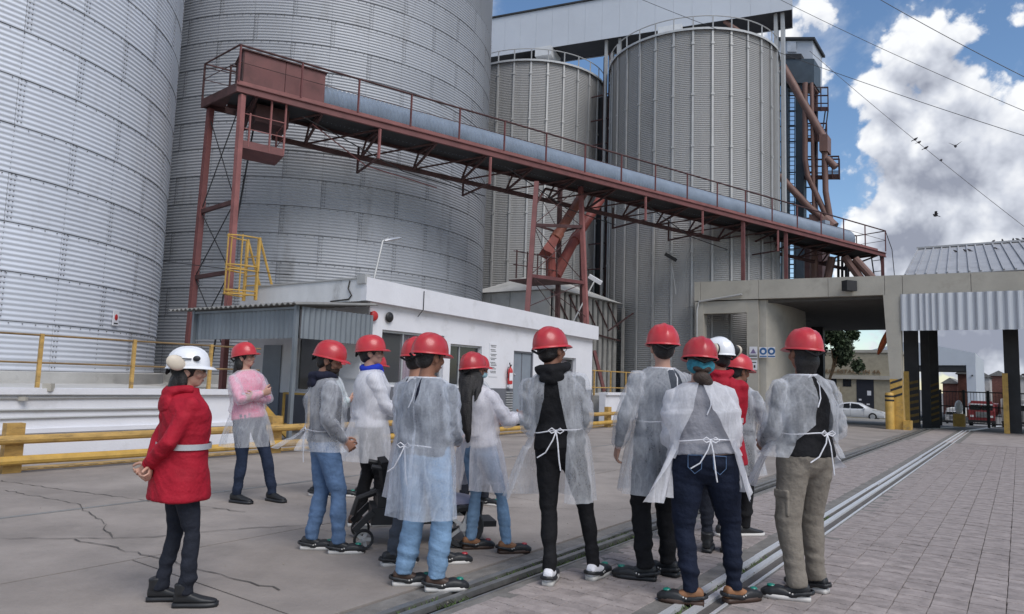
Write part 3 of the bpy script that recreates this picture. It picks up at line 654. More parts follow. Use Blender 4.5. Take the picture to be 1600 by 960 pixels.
EX = -.68; b = MB(); b.bar(C(0, 0, 0), C(EX, WID, 0), .06, .28); b.build('end_beam', m_redd, cv, smooth=0); b = MB(); b.prism([C(.0, .05, .03), C(.0, WID, .03), C(EX, WID, .03)], (0, 0, 0), (0, 0, .04)); b.bar(C(EX, WID, 0), C(1.0, WID, 0), .06, .24); b.build('end_deck', m_redd, cv, smooth=0)
b = MB(); cbox(b, 0, LEN, .05, 1.6, .03, .07); b.build('deck', m_dark, cv, smooth=0)
a = .6
while a < LEN - .3:
    b = MB(); b.bar(C(a, .05, -.06), C(a, 1.6, -.06), .07, .10); b.build('cross_beam', m_redd, cv, smooth=0); b = MB(); b.bar(C(a, .1, -.1), C(a, WID - .05, -.56), .07); b.build('truss_strut', m_redd, cv, smooth=0); b = MB(); b.bar(C(a, 1.63, -.06), C(a, WID - .05, -.52), .06); b.build('truss_strut', m_redd, cv, smooth=0); a += 2.0
b = MB(); a = .6; k = 0
while a < LEN - 2.4:
    b.bar(C(a, WID - .05, -.55), C(a + 2, .1, -.1), .05); a += 2; k += 1
b.build('wind_bracing', m_redd, cv, smooth=0)
# cover: red box at the head, ribbed half tube behind it
BX = 2.75
for nm, (a0, a1, w0, w1, z0, z1) in dict(side=(0.22, BX, .50, .54, .25, 1.42),).items():
    for k in range(2):
        b = MB(); x0 = a0 + (a1 - a0) * k / 2; cbox(b, x0 + .008, x0 + (a1 - a0) / 2 - .008, w0, w1, z0, z1); b.build('head_side_panel', m_red, cv, smooth=0)
b = MB(); cbox(b, .20, .24, .50, 1.75, .25, 1.42); cbox(b, .22, BX, 1.71, 1.75, .25, 1.42); cbox(b, BX - .03, BX, .54, 1.71, .25, 1.42); b.build('head_box', m_redd, cv, smooth=0)
b = MB(); cbox(b, .15, BX + .05, .44, 1.80, 1.424, 1.46); b.build('head_lid', m_redd, cv, smooth=0)
b = MB(); TR = .56; TE = LEN - 1.9; n = int((TE - BX) / .15); rings = []
for i in range(n * 4 + 1):
    a = BX + (TE - BX) * i / (n * 4); r = TR * (1 + .07 * math.cos(2 * pi * i / 4)); rings.append([C(a, 1.10 + r * math.cos(th), .62 + r * math.sin(th)) for th in np.linspace(0, 2 * pi, 21)[:-1]])
b.loft(rings, cap=True); b.build('tube_cover', m_tubem, cv, smooth=80)
b = MB(); cbox(b, TE - 2.0, TE - 1.6, .9, 1.35, 1.15, 1.40); b.build('tube_hatch', m_tubem, cv, smooth=0)
m_pink = M('faded_red', (.27, .105, .098), .65, var=.25, scale=2, bump=.15, stain=(.2, .07, .06), stain_amt=.5)
b = MB(); cbox(b, 0.05, LEN - .05, .40, .43, .13, .40); b.build('trough_side', m_pink, cv, smooth=0)
# handrails
npost = 18
for k in range(npost + 1):
    b = MB(); a = .03 + (LEN - .06) * k / npost; b.bar(C(a, -.02, .2), C(a, -.02, 1.32), .055, .045); b.build('rail_post', m_red, cv, smooth=0)
    if k % 2 == 0: b = MB(); b.bar(C(a, 1.64, .1), C(a, 1.64, 1.32), .05, .045); b.build('rail_post', m_redd, cv, smooth=0)
for z, r in ((1.32, .034), (.80, .012)):
    b = MB(); b.tube([C(0, -.02, z), C(LEN, -.02, z)], r, 6); b.build('handrail', m_redd, cv); b = MB(); b.tube([C(0, 1.64, z), C(LEN, 1.64, z)], r * .8, 6); b.build('handrail', m_redd, cv)
b = MB(); 
for z in (1.32, .8):
    b.tube([C(0, -.02, z), C(EX, WID - .02, z), C(1.2, WID - .02, z)], .03 if z > 1 else .014, 6)
    b2 = MB(); b2.tube([C(LEN, -.02, z), C(LEN, WID - .02, z)], .028 if z > 1 else .014, 6); b2.build('handrail', m_redd, cv)
b.bar(C(EX, WID - .02, .1), C(EX, WID - .02, 1.32), .05); b.bar(C(0, .0, .4), C(EX, WID - .02, 1.2), .025); b.build('end_rail', m_redd, cv, smooth=0)
# hanging frames below the deck
for u in (592, 766, 905 + 105, 1098, 1215):
    dd = [abs(((CM.transposed() @ (C(a, 0, 0) - EYE)).x / -(CM.transposed() @ (C(a, 0, 0) - EYE)).z) * FPX + 800 - u) for a in np.arange(0, LEN, .1)]
    a = float(np.argmin(dd)) * .1
    b = MB(); b.bar(C(a, .0, -.15), C(a, .0, -1.15), .07); b.build('hanger', m_pink, cv, smooth=0)
    b = MB(); b.bar(C(a, 0, -1.12), C(a, WID, -1.12), .06); b.bar(C(a, WID, -.2), C(a, WID, -1.15), .06); b.build('hanger_frame', m_redd, cv, smooth=0)
b = MB()
for a0, a1 in ((2, 9.5), (9.5, 16), (16, 23)): b.tube([C(a0, .2, -.3), C((a0 + a1) / 2, .9, -1.1), C(a1, 1.8, -1.05)], .02, 5)
b.build('cable', m_dark, cv)
# head tower: two near posts and two far posts
fA = on_t(345, 640, -18.45); fA.z = 0
fB = C(.3, WID - .2, 0) + (fA - C(.25, 0, 0)) * .9; tB = C(EX + .25, WID - .12, -.14); mB = on_t(294, 545, -20.3); fB = tB + (mB - tB) * (tB.z / (tB.z - mB.z))
b = MB(); b.bar(C(.18, .08, -.16), fA, .17, .15); b.build('tower_post', m_pink, cv, smooth=0)
b = MB(); b.bar(tB, fB, .17, .17); b.build('tower_post', m_red, cv, smooth=0)
for z in (6.4, 4.3):
    f1 = 1 - z / C(.2, .1, 0).z; p, q = C(.18, .08, 0).lerp(fA, f1), tB.lerp(fB, f1); b = MB(); b.bar(p, q, .10, .12); b.build('tower_brace', m_redd, cv, smooth=0)
b = MB()
for z0, z1 in ((9.5, 6.4), (6.4, 4.3), (4.3, 2.0)):
    f0 = 1 - z0 / 9.8; f1 = 1 - z1 / 9.8; a0, a1 = C(.18, .1, 0).lerp(fA, f0), C(.18, .1, 0).lerp(fA, f1); c0, c1 = tB.lerp(fB, f0), tB.lerp(fB, f1)
    b.tube([a0, c1], .018, 5); b.tube([c0, a1], .018, 5)
b.tube([C(.9, WID - .3, -.2), fB + Vector((.5, .2, 0))], .03, 5); b.build('cross_tie', m_dark, cv, smooth=0)
# maintenance platform under the head
b = MB(); cbox(b, .25, 1.5, .1, 1.25, -1.75, -1.67); cbox(b, .25, 1.5, .06, .1, -1.75, -1.52); b.build('lower_platform', m_red, cv, smooth=0)
b = MB()
for a, w in ((.45, .08), (1.05, .08), (1.48, .08), (1.48, 1.2), (.28, 1.2)): b.bar(C(a, w, -1.7), C(a, w, -.65 if a < .6 else -.1), .045)
for z in (-.7, -1.15): b.tube([C(.3, .08, z), C(1.48, .08, z), C(1.48, 1.2, z)], .016, 5)
b.build('platform_rail', m_pink, cv, smooth=0)
b = MB(); cbox(b, .7, 1.7, .6, 1.5, -.65, -.1); b.build('drive_housing', m_redd, cv, smooth=0)
b = MB(); b.tube([C(2.4, .4, -.4), C(4.5, 1.2, -1.1), C(7.5, 1.9, -1.1)], .02, 5); b.build('cable', m_pink, cv)
# middle support tower, standing on the hut roof and the ground behind it
mt = thing('support_tower', P(20.3, -14.6, 3.2), 'red steel trestle under the middle of the conveyor, behind the hut parapet', 'tower')
tps = [on_t(838, 292, -14.4), on_t(907, 287, -14.4), on_t(875, 300, -16.0)]
bts = [on_t(824, 484, -13.6), on_t(916, 500, -13.6), on_t(871, 497, -15.6)]
for p, q, m in zip(tps, bts, (m_red, m_pink, m_redd)):
    q2 = q + (q - p).normalized() * .35; b = MB(); b.bar(p + (p - q).normalized() * .2, q2, .17, .15); b.build('leg', m, mt, smooth=0)
p4, q4 = tps[2] + (tps[1] - tps[0]) * .55, bts[2] + (bts[1] - bts[0]) * .5
b = MB(); b.bar(p4, q4, .12); b.build('leg', m_redd, mt, smooth=0)
for f in (.33, .74):
    m1, m2, m3 = [p.lerp(q, f) for p, q in zip(tps, bts)]; b = MB(); b.bar(m1, m2, .11, .12); b.build('cross_member', m_redd if f < .5 else m_red, mt, smooth=0)
    b = MB(); b.bar(m1, m3, .07); b.bar(m2, m3, .07); b.build('cross_member', m_redd, mt, smooth=0)
b = MB(); n0, n1, n2 = [[p.lerp(q, f) for f in (0.02, .33, .74, .98)] for p, q in zip(tps, bts)]
for i in range(3): b.tube([n0[i], n1[i + 1]], .016, 5); b.tube([n1[i], n0[i + 1]], .016, 5); b.tube([n0[i], n2[i + 1]], .014, 5)
b.tube([n0[0] + Zc * -.6, n0[0].lerp(tps[2], .35) + Zc * .05, tps[2]], .05, 6); b.build('cross_tie', m_redd, mt)
b = MB(); fz = n0[2].z; 
for k in range(5):
    p = n0[2].lerp(n1[2], .15 + k * .18) - N * 1.0; b.bar(p, p + Zc * 1.05, .04)
for z in (.5, 1.0): b.tube([n0[2].lerp(n1[2], .1) - N + Zc * z, n0[2].lerp(n1[2], .9) - N + Zc * z], .02, 5)
b.build('stage_rail', m_redd, mt, smooth=0)
b = MB(); c = (n0[2] + n1[2]) / 2; b.bst(st(c)[0] - .7, st(c)[0] + .9, -15.6, -13.9, fz + .07, fz + .12); b.build('stage_deck', m_redd, mt, smooth=0)
# orange spouts from the conveyor into the pit shed
sp = thing('grain_spout', on_t(872, 440, -15), 'pair of orange grain spouts bending down inside the red trestle', 'spouts')
tt = -15.0
b = MB(); b.tube([on_t(918, 292, tt), on_t(869, 371, tt)], .20, 12); b.tube([on_t(873, 365, tt), on_t(867, 374, tt)], .24, 12); b.build('upper_pipe', m_orange, sp)
m_orr = M('orange_red', (.22, .05, .038), .55, var=.2, bump=.1)
b = MB(); p, q = on_t(868, 372, tt), on_t(852, 398, tt); b.tube([p, q], [(.2, .22), (.34, .30)], 4); b.tube([on_t(860, 392, tt), on_t(861, 438, tt)], .20, 10); b.build('elbow_box', m_orr, sp, smooth=20)
b = MB(); b.tube([on_t(938, 312, tt - .6), on_t(895, 380, tt - .6), on_t(879, 410, tt - .6)], .22, 12); b.tube([on_t(902, 369, tt - .6), on_t(897, 377, tt - .6)], .26, 12); b.tube([on_t(880, 408, tt - .6), on_t(868, 432, tt - .6)], .24, 10); b.build('lower_pipe', m_orr, sp)
# pit shed with hipped sheet roof
sh = thing('pit_shed', P(26.5, -19, 0), 'weathered grey slatted shed with hipped roof behind the end of the white hut', 'shed')
e0 = on_t(866, 452, -16.4); s0 = st(e0)[0]; ez = e0.z; s1 = st(on_t(967, 482, -16.4))[0]; ez1 = ez - .05
print('shed', s0, s1, ez)
tb = -21.0; cx_ = P((s0 + s1) / 2 - .6, (-16.4 + tb) / 2, ez + 1.15)
b = MB(); ap = [P(s0 + 1.6, -18.6, ez + 1.0), P(s1 - 1.6, -18.6, ez + 1.0)]; o = .18
b.add([P(s0 - o, -16.4 + o, ez), P(s1 + o, -16.4 + o, ez), P(s1 + o, tb - o, ez), P(s0 - o, tb - o, ez)] + ap, [(0, 1, 5, 4), (1, 2, 5), (2, 3, 4, 5), (3, 0, 4), (3, 2, 1, 0)]); b.build('roof', m_cement, sh, smooth=0)
m_slat = M('weathered_slat', (.34, .33, .31), .8, var=.2, bump=.2, stain=(.16, .11, .09), stain_amt=.6)
b = MB(); b.bst(s0 + .1, s1 - .1, tb + .1, -16.52, 0, ez - .04); b.build('wall', m_dark, sh, smooth=0)
for k in range(12):
    s = s0 + (s1 - s0) * (k + .5) / 12; b = MB(); b.bst(s - .17, s + .13, -16.52, -16.44, .9, ez - .02); b.build('wall_slat', m_slat, sh, smooth=0)
for k in range(4):
    t = tb + (-16.6 - tb) * k / 4; b = MB(); b.bst(s0 + .03, s0 + .1, t + .02, t + (-16.6 - tb) / 4 - .02, .9, ez - .02); b.build('wall_sheet', m_cement, sh, smooth=0)
b = MB(); 
for k in range(5):
    s = s0 + (s1 - s0) * k / 5; b.bar(P(s, -16.38, ez - .1), P(s + (s1 - s0) / 5, -16.38, ez - 1.3), .05)
b.bar(P(s0, -16.36, ez - 1.5), P(s1 + .5, -16.36, ez - 1.9), .07); b.bar(P(s1, -15.6, ez - .5), P(s0 + 3.2, -15.4, ez - 1.6), .06); b.build('brace', m_redd, sh, smooth=0)
b = MB()
for s in (s1 + .1, s1 + .9): b.bar(P(s, -16.2, 0), P(s, -16.2, ez - .2), .12)
b.build('post', m_slat, sh, smooth=0)
pl_ = thing('red_prop', P(24.6, -13.6, .9), 'slanted rusty red prop leaning in the gap right of the hut', 'prop')
b = MB(); b.bar(on_t(928, 548, -13.8), on_t(944, 612, -13.5), .14, .12); b.build('prop_post', m_red, pl_, smooth=0)
b = MB(); b.tube([P(23.8, -13.3, 1.9), P(31, -13.3, 1.9)], .025, 6); b.tube([P(23.8, -13.3, 1.25), P(31, -13.3, 1.25)], .025, 6)
for k in range(6): b.bar(P(24 + k * 1.35, -13.3, .95), P(24 + k * 1.35, -13.3, 1.9), .05)
rr2 = thing('yellow_railing', P(27, -13.3, .95), 'dull yellow railing on the low wall between the hut and the portal', 'railing'); b.build('rails', m_yelw, rr2, smooth=0)
# small floodlights
def floodlight(p0, head, label, mat):
    r = thing('floodlight', p0, label, 'floodlight'); b = MB(); b.tube([p0, p0.lerp(head, .8), head], .03, 6); b.build('arm', m_galvs, r); b = MB(); b.box(head, (.62, .30, .16), Matrix.Rotation(.5, 3, 'Y') @ Matrix.Rotation(.3, 3, 'X')); b.build('lamp_housing', mat, r, smooth=0)
floodlight(on_s(1056, 460, 31.8), on_s(1048, 402, 31.6), 'dark floodlight on a thin pole before the grey silo left of the portal', m_dark)
floodlight(P(23.3, -14.2, 3.2), on_t(930, 437, -14.4), 'white floodlight beside the red trestle at the end of the hut roof', m_white)
# ================================================================ BEIGE CONCRETE PORTAL
po = thing('concrete_portal', P(31.5, -8), 'long beige concrete portal beam spanning the road on a tapered pillar', 'portal')
FS = 31.3
def bz(t, lo): return (5.36 - .0085 * (t + 12.15) if lo else 6.24 - .022 * (t + 12.15))
cuts = [-12.15, -11.85, -9.2, -6.35, -4.25, -3.62, -1.35, 2.2, 6.0]
for a, c in zip(cuts[:-1], cuts[1:]):
    b = MB(); g_ = .008; q = [P(FS, a + g_, bz(a, 1)), P(FS, c - g_, bz(c, 1)), P(FS + .3, c - g_, bz(c, 1)), P(FS + .3, a + g_, bz(a, 1)), P(FS, a + g_, bz(a, 0)), P(FS, c - g_, bz(c, 0)), P(FS + .3, c - g_, bz(c, 0)), P(FS + .3, a + g_, bz(a, 0))]; b.hexa(q); b.build('fascia_panel', m_beige, po, smooth=0)
b = MB(); b.bst(FS + .31, 48, -9.2, -3.7, 5.18, 5.6); b.bst(FS + .31, FS + 2, -12.1, -9.2, 5.3, 5.9); b.bst(41.2, 48, -12.1, -9.2, 5.19, 5.59); b.build('roof_slab', M('dark_concrete', (.10, .095, .09), .9, var=.2), po, smooth=0)  # slab has a much darker base colour than the beige beam
b = MB(); b.bst(FS + .02, FS + .5, -12.12, -11.72, -.1, 5.3); b.bst(FS + .08, FS + .5, -9.75, -9.25, -.1, 5.3); b.bst(FS + .06, FS + .5, -11.72, -9.75, 4.75, 5.3); b.build('portal_frame', m_beige, po, smooth=0)
b = MB(); pts = [(FS + .2, -9.3), (FS + .22, -8.95), (FS + .7, -8.6), (FS + 2.7, -8.36), (FS + 4.7, -8.36), (FS + 6.7, -8.8), (FS + 9.7, -10.2)]
b.loft([[P(s, t, -.3) for s, t in pts] + [P(s + .2, t - .3, -.3) for s, t in reversed(pts)], [P(s, t, 5.3) for s, t in pts] + [P(s + .2, t - .3, 5.3) for s, t in reversed(pts)]]); b.build('curved_wall', m_beige, po, smooth=50)
b = MB(); b.bst(45.2, 45.7, -10.2, -9.5, -.6, 5.17); b.build('rear_post', m_dark, po, smooth=0)
b = MB(); b.tube([P(FS - .06, -11.98, 0), P(FS - .06, -11.98, 4.9), P(FS - .04, -11.9, 5.3), P(FS - .1, -9.9, 5.55)], .05, 8); b.build('drain_pipe', m_galvs, po)
# tapered pillar
b = MB(); z1 = bz(-4, 1)
def pil(b, z0, z1, w0, w1, x0=0.0): b.loft([[P(FS + i, -4.0 + x0 + j * w0 / 2 + .1 * (1 - z0 / 5.3), z0) for i, j in ((0, -1), (.55, -1), (.55, 1), (0, 1))], [P(FS + i, -4.0 + x0 + j * w1 / 2 + .1 * (1 - z1 / 5.3), z1) for i, j in ((0, -1), (.55, -1), (.55, 1), (0, 1))]])
pil(b, 1.95, z1, .40, .62); b.build('pillar', m_beige, po, smooth=0)
b = MB(); pil(b, -.05, 1.947, .44, .405); b.build('yellow_pillar_base', m_yel, po, smooth=0)
b = MB()
for k in range(3):
    z = 1.2 + k * .28; q = [P(FS - .005, -4.12, z - .02), P(FS - .005, -3.71, z + .14), P(FS - .005, -3.71, z + .23), P(FS - .005, -4.12, z + .07)]; b.prism(q, (0, 0, 0), U * -.004)
b.build('hazard_stripe', m_black, po, smooth=0)
b = MB(); b.bst(FS - .1, FS + .6, -3.7, -3.45, 0, .35); b.build('kerb_guard', m_yel, po, smooth=0)
# safety signs
m_blue = M('sign_blue', (.03, .12, .30), .5)
def sign(cx, cz, w, h, label, draw):
    p = P(FS + .2, cx, cz); r = thing('safety_sign', p, label, 'sign'); b = MB(); b.bst(FS + .05, FS + .065, cx - w / 2, cx + w / 2, cz - h / 2, cz + h / 2); b.build('plate', m_white, r, smooth=0); draw(r, cx, cz)
def disc(t, z, r_, m, parent, nm, s=FS + .048):
    b = MB(); b.prism([P(s, t + r_ * math.cos(a), z + r_ * math.sin(a)) for a in np.linspace(0, 2 * pi, 17)[:-1]], (0, 0, 0), U * -.004); b.build(nm, m, parent, smooth=0)
def d_tri(r, t, z):
    b = MB(); b.prism([P(FS + .048, t - .13, z - .05), P(FS + .048, t + .13, z - .05), P(FS + .048, t, z + .17)], (0, 0, 0), U * -.003); b.build('triangle', M('sign_violet', (.2, .16, .3), .5), r, smooth=0)
    b = MB()
    for k in range(2): b.bst(FS + .045, FS + .048, t - .17, t + .17, z - .20 + k * .06, z - .165 + k * .06)
    b.build('text_line', m_black, r, smooth=0)
def d_head(r, t, z):
    disc(t, z + .05, .16, m_blue, r, 'blue_disc'); disc(t, z + .04, .075, m_white, r, 'head_symbol', FS + .0435)
    b = MB(); b.bst(FS + .045, FS + .048, t - .15, t + .15, z - .2, z - .15); b.build('text_line', m_blue, r, smooth=0)
def d_txt(r, t, z):
    b = MB(); b.bst(FS + .045, FS + .048, t - .13, t + .13, z + .1, z + .14); b.bst(FS + .045, FS + .048, t + .02, t + .09, z - .12, z); b.build('text_line', m_black, r, smooth=0)
sign(-9.46, 2.98, .34, .5, 'white safety sign with a violet warning triangle, leftmost on the beige wall', d_tri)
sign(-9.03, 2.98, .34, .46, 'white safety sign with a blue disc and helmet head, middle one on the beige wall', d_head)
sign(-8.68, 2.98, .30, .46, 'white safety sign with a blue disc, rightmost on the beige wall', d_head)
sign(-9.46, 2.42, .34, .42, 'plain white notice below the triangle sign on the beige wall', d_txt)
# dark floodlight box and bracket on the beam
c = on_s(1327, 447, FS - .25); fl = thing('floodlight', c, 'dark square floodlight fixed on the beige beam above the road', 'floodlight'); b = MB(); b.box(c, (.5, .3, .42), Matrix.Rotation(.3, 3, 'Z')); b.build('lamp_housing', m_dark, fl, smooth=0); b = MB(); b.bar(c, c + U * .25 + Zc * -.12 - N * .25, .08); b.build('bracket', m_dark, fl, smooth=0)
# conveyor posts on the portal roof
RZ = 5.62
for u, w in ((1160, .1), (1228, .1), (1383, .1)):
    dd = [abs(((CM.transposed() @ (C(a, w, 0) - EYE)).x / -(CM.transposed() @ (C(a, w, 0) - EYE)).z) * FPX + 800 - u) for a in np.arange(0, LEN, .1)]; a = min(LEN - .15, float(np.argmin(dd)) * .1); p = C(a, w, -.1); b = MB(); b.bar(p, Vector((p.x, p.y, RZ - .1 if st(p)[0] > 31.35 else .0)), .15); b.build('roof_post', m_red, cv, smooth=0)
    if u > 1200: p = C(a - .2, WID - .1, -.1); b = MB(); b.bar(p, Vector((p.x, p.y, RZ - .1)), .15); b.build('roof_post', m_redd, cv, smooth=0)
b = MB(); e = C(LEN, .5, .1)
for w in (.35, .85): b.bar(C(LEN + .05, w, .1), C(LEN + .75, w, -.1) * Vector((1, 1, 0)) + Zc * RZ, .05)
for k in range(5):
    f = (k + .5) / 5.5; b.tube([C(LEN + .05, .35, .1).lerp(C(LEN + .75, .35, -.1) * Vector((1, 1, 0)) + Zc * RZ, f), C(LEN + .05, .85, .1).lerp(C(LEN + .75, .85, -.1) * Vector((1, 1, 0)) + Zc * RZ, f)], .02, 5)
b.tube([C(LEN, -.02, 1.3), C(LEN + .6, .0, .4), C(LEN + .8, 0, -1.2)], .02, 5); b.build('access_ladder', m_dark, cv, smooth=0)
# ================================================================ ELEVATOR TOWER
TS = 45.0
def T(u, v, ds=0): return on_s(u, v, TS + ds)
et = thing('elevator_tower', T(1250, 440) * Vector((1, 1, 0)), 'blue grey bucket elevator tower with brown pipes and platforms, right of the grey silos', 'tower')
def tb_(b, u0, u1, v0, v1, d0=0., d1=1.): b.hexa([T(u0, v1, d0), T(u1, v1, d0), T(u1, v1, d0) + U * (d1 - d0), T(u0, v1, d0) + U * (d1 - d0), T(u0, v0, d0), T(u1, v0, d0), T(u1, v0, d0) + U * (d1 - d0), T(u0, v0, d0) + U * (d1 - d0)])
b = MB(); tb_(b, 1212, 1270, 62, 118, .6, 3.2); b.build('head_house', m_galleryside, et, smooth=0)
b = MB(); tb_(b, 1210, 1273, 58, 62, .4, 3.4); b.build('head_roof', m_dark, et, smooth=0)
b = MB(); tb_(b, 1230, 1244, 65, 81, .5, .6); b.build('head_window', m_alu, et, smooth=0)
b = MB(); tb_(b, 1216, 1272, 92, 130, 0, 1.8); b.build('elevator_head', m_bluegrey, et, smooth=0)
b = MB(); tb_(b, 1214, 1252, 84, 92, -.05, 1.9); b.build('elevator_cap', m_dark, et, smooth=0)
for u0, u1, lo in ((1220, 1230, 450), (1243, 1256, 450)):
    b = MB(); tb_(b, u0, u1, 130, lo, .2, .9); b.build('elevator_leg', m_bluegrey, et, smooth=0)
b = MB(); tb_(b, 1210, 1216, 130, 450, .1, .6); b.build('tower_post', m_dark, et, smooth=0); b = MB(); tb_(b, 1272, 1276, 118, 440, 1.6, 2.0); b.build('tower_post', m_redd, et, smooth=0)
for v in range(150, 440, 24):
    b = MB(); b.bar(T(1210, v, .9), T(1276, v - 1, .9), .07); b.build('girt', m_dark, et, smooth=0)
b = MB(); v = 140
while v < 440: b.tube([T(1231, v, .1), T(1242, v, .1)], .025, 5); v += 7
b.bar(T(1231, 138, .1), T(1232, 440, .1), .05); b.bar(T(1242, 138, .1), T(1241.5, 440, .1), .05); b.build('ladder', m_bluegrey, et, smooth=0)
def plat(u0, u1, v, h, label=None):
    b = MB(); b.hexa([T(u0, v, .2), T(u1, v, .2), T(u1, v, 2.0), T(u0, v, 2.0)] + [p + Zc * .28 for p in (T(u0, v, .2), T(u1, v, .2), T(u1, v, 2.0), T(u0, v, 2.0))]); pf = b.build('platform', m_redd, et, smooth=0)
    b = MB()
    for d in (.2, 2.0):
        for u in (u0, (u0 + u1) / 2, u1): b.bar(T(u, v, d), T(u, v, d) + Zc * h, .06)
    for z in (h, h * .66, h * .33):
        b.tube([T(u0, v, .2) + Zc * z, T(u1, v, .2) + Zc * z, T(u1, v, 2.0) + Zc * z, T(u0, v, 2.0) + Zc * z], .028, 5)
    b.build('railing', m_redd, pf, smooth=0)
plat(1272, 1294, 174, 1.55); plat(1258, 1312, 281, 1.3); plat(1262, 1292, 222, 1.2); plat(1290, 1311, 279, 1.4)
b = MB(); tb_(b, 1255, 1272, 118, 136, .3, 1.6); b.build('hopper', m_brpipe, et, smooth=0)
for pts, r in (([(1223, 104), (1288, 218)], .24), ([(1258, 130), (1258, 250), (1262, 275), (1290, 335), (1296, 352)], .16), ([(1288, 215), (1290, 300), (1299, 352)], .17), ([(1218, 275), (1262, 322), (1298, 352)], .21), ([(1268, 130), (1270, 240), (1272, 340)], .11), ([(1292, 248), (1306, 262)], .20)):
    b = MB(); b.tube([T(u, v, -.4) for u, v in pts], r, 12); b.build('grain_pipe', m_brpipe, et)
b = MB(); tb_(b, 1280, 1293, 210, 236, -.7, .3); b.build('diverter', m_brpipe, et, smooth=0)
b = MB(); b.tube([T(1286, 345, -.4), T(1300, 358, -.4)], .5, 10); tb_(b, 1264, 1282, 335, 352, -.5, .4); b.build('pipe_junction', m_brpipe, et)
for pts in ([(1320, 402), (1345, 436)], [(1336, 405), (1364, 436)], [(1300, 402), (1292, 440)], [(1272, 352), (1272, 440)]):
    b = MB(); b.tube([T(u, v, -5) for u, v in pts], .21, 10); b.build('outlet_pipe', m_brpipe, et)
for u in (1310, 1316, 1322): b = MB(); b.bar(T(u, 402, -3), T(u, 440, -3), .12); b.build('tower_post', m_dark, et, smooth=0)
b = MB(); tb_(b, 1240, 1285, 372, 440, .4, 2.5); b.build('boot_house', m_redd, et, smooth=0)
b = MB(); b.tube([T(1290, 170, .5), T(1284, 215, .5)], .04, 5); b.tube([T(1294, 172, .5), T(1288, 218, .5)], .04, 5); b.build('stay', m_dark, et)
# ================================================================ SHED ROOF, COLUMNS, CLADDING ON THE RIGHT
rs = thing('truck_shed', P(38, 3), 'open sided shed with ribbed sheet roof and dark steel columns over the rails', 'shed')
b = MB(); b.bst(FS + .31, 47.5, -3.6, 14, 5.25, 5.4); b.build('ceiling', M('dark_concrete', (.10, .095, .09), .9, var=.2), rs, smooth=0)
for k in range(16):
    p0 = P(FS - .04, -3.7 + k * .62, 0); b = corr_strip(p0, p0 + N * .615, 3.84, bz(-3.7 + k * .62, 1) - .005, .205, .034); b.build('cladding_sheet', m_cladding, rs, smooth=0)
rl_ = on_s(1433, 391, 45); tL = st(rl_)[1]; rz_ = rl_.z; e_ = on_s(1413, 432, 34); tE = st(e_)[1]
W_ = 24.0; npan = 62
for k in range(npan):
    t0 = tE + (W_) * k / npan; t1 = t0 + W_ / npan; u0 = tL + W_ * k / npan; u1 = u0 + W_ / npan; n_ = Vector((0, 0, .03)); b = MB()
    b.hexa([P(34, t0, e_.z), P(34, t1 - .01, e_.z), P(45, u1 - .01, rz_), P(45, u0, rz_)] + [x + n_ for x in (P(34, t0, e_.z), P(34, t1 - .01, e_.z), P(45, u1 - .01, rz_), P(45, u0, rz_))]); b.bar(P(34, t0 + .03, e_.z + .06), P(45, u0 + .03, rz_ + .06), .06, .07); b.build('roof_sheet', M('roof_pale', (.42, .42, .43), .55, metal=.3, var=.12, stain=(.2, .19, .19), stain_amt=.6, stretch=(.4, .4, .4)), rs, smooth=0)
b = MB(); b.bar(P(45, tL, rz_ + .09), P(45, tL + W_, rz_ + .09), .3, .1); b.add([P(45, tL, rz_), P(45, tL + W_, rz_), P(56, tE + W_, e_.z), P(56, tE, e_.z)], [(0, 1, 2, 3)]); b.build('rear_roof', M('roof_pale', (.42, .42, .43)), rs, smooth=0)
def hcol(s, t, w, label=None, z1=5.25, haz=True):
    b = MB(); g_ = gz(s)
    b.bst(s, s + .03, t - w / 2, t + w / 2, g_ - .1, z1); b.bst(s + w * .9, s + w * .9 + .03, t - w / 2, t + w / 2, g_ - .1, z1); b.bst(s + .03, s + w * .9, t - .02, t + .02, g_ - .1, z1); col_ = b.build('column', m_dark, rs, smooth=0)
    if haz:
        b = MB(); 
        for k in range(7):
            z = .1 + k * .27; q = [P(s - .004, t - w / 2, z), P(s - .004, t + w / 2, z + .14), P(s - .004, t + w / 2, z + .25), P(s - .004, t - w / 2, z + .11)]; b.prism(q, (0, 0, 0), U * -.004)
        b.build('hazard_stripe', M('dirty_yellow', (.17, .11, .03), .8, var=.4, scale=6, stain=(.03, .028, .025), stain_amt=.9, stain_scale=3), col_, smooth=0)
for (u, v, s, w, hz_) in ((1424, 600, 33.6, .50, True), (1446, 600, 36.5, .33, False), (1460, 600, 38.5, .33, True), (1582, 600, 33.8, .5, False)):
    p = on_s(u, v, s); hcol(s, st(p)[1], w, haz=hz_)
p = on_s(1573, 660, 33.2); b = MB(); b.bst(33.2, 33.4, st(p)[1] - .09, st(p)[1] + .09, 0, 2.3); b.build('yellow_guard_post', m_yel, rs, smooth=0)
p = on_s(1417, 640, 33.0); b = MB(); b.bst(33.0, 33.2, st(p)[1] - .09, st(p)[1] + .09, 0, 2.3); b.build('yellow_guard_post', m_yel, rs, smooth=0)
# yellow bollard
p = on_z(1391, 671); bo = thing('bollard', p, 'yellow round bollard with two black bands beside the striped pillar', 'bollard')
b = MB(); b.lathe([(.16, 0), (.16, 1.36), (.13, 1.41), (.0, 1.42)], 18, p); b.build('post', m_yel, bo)
for z in (1.08, 1.24): b = MB(); b.lathe([(.162, z), (.165, z), (.165, z + .07), (.162, z + .07)], 18, p); b.build('band', m_black, bo)
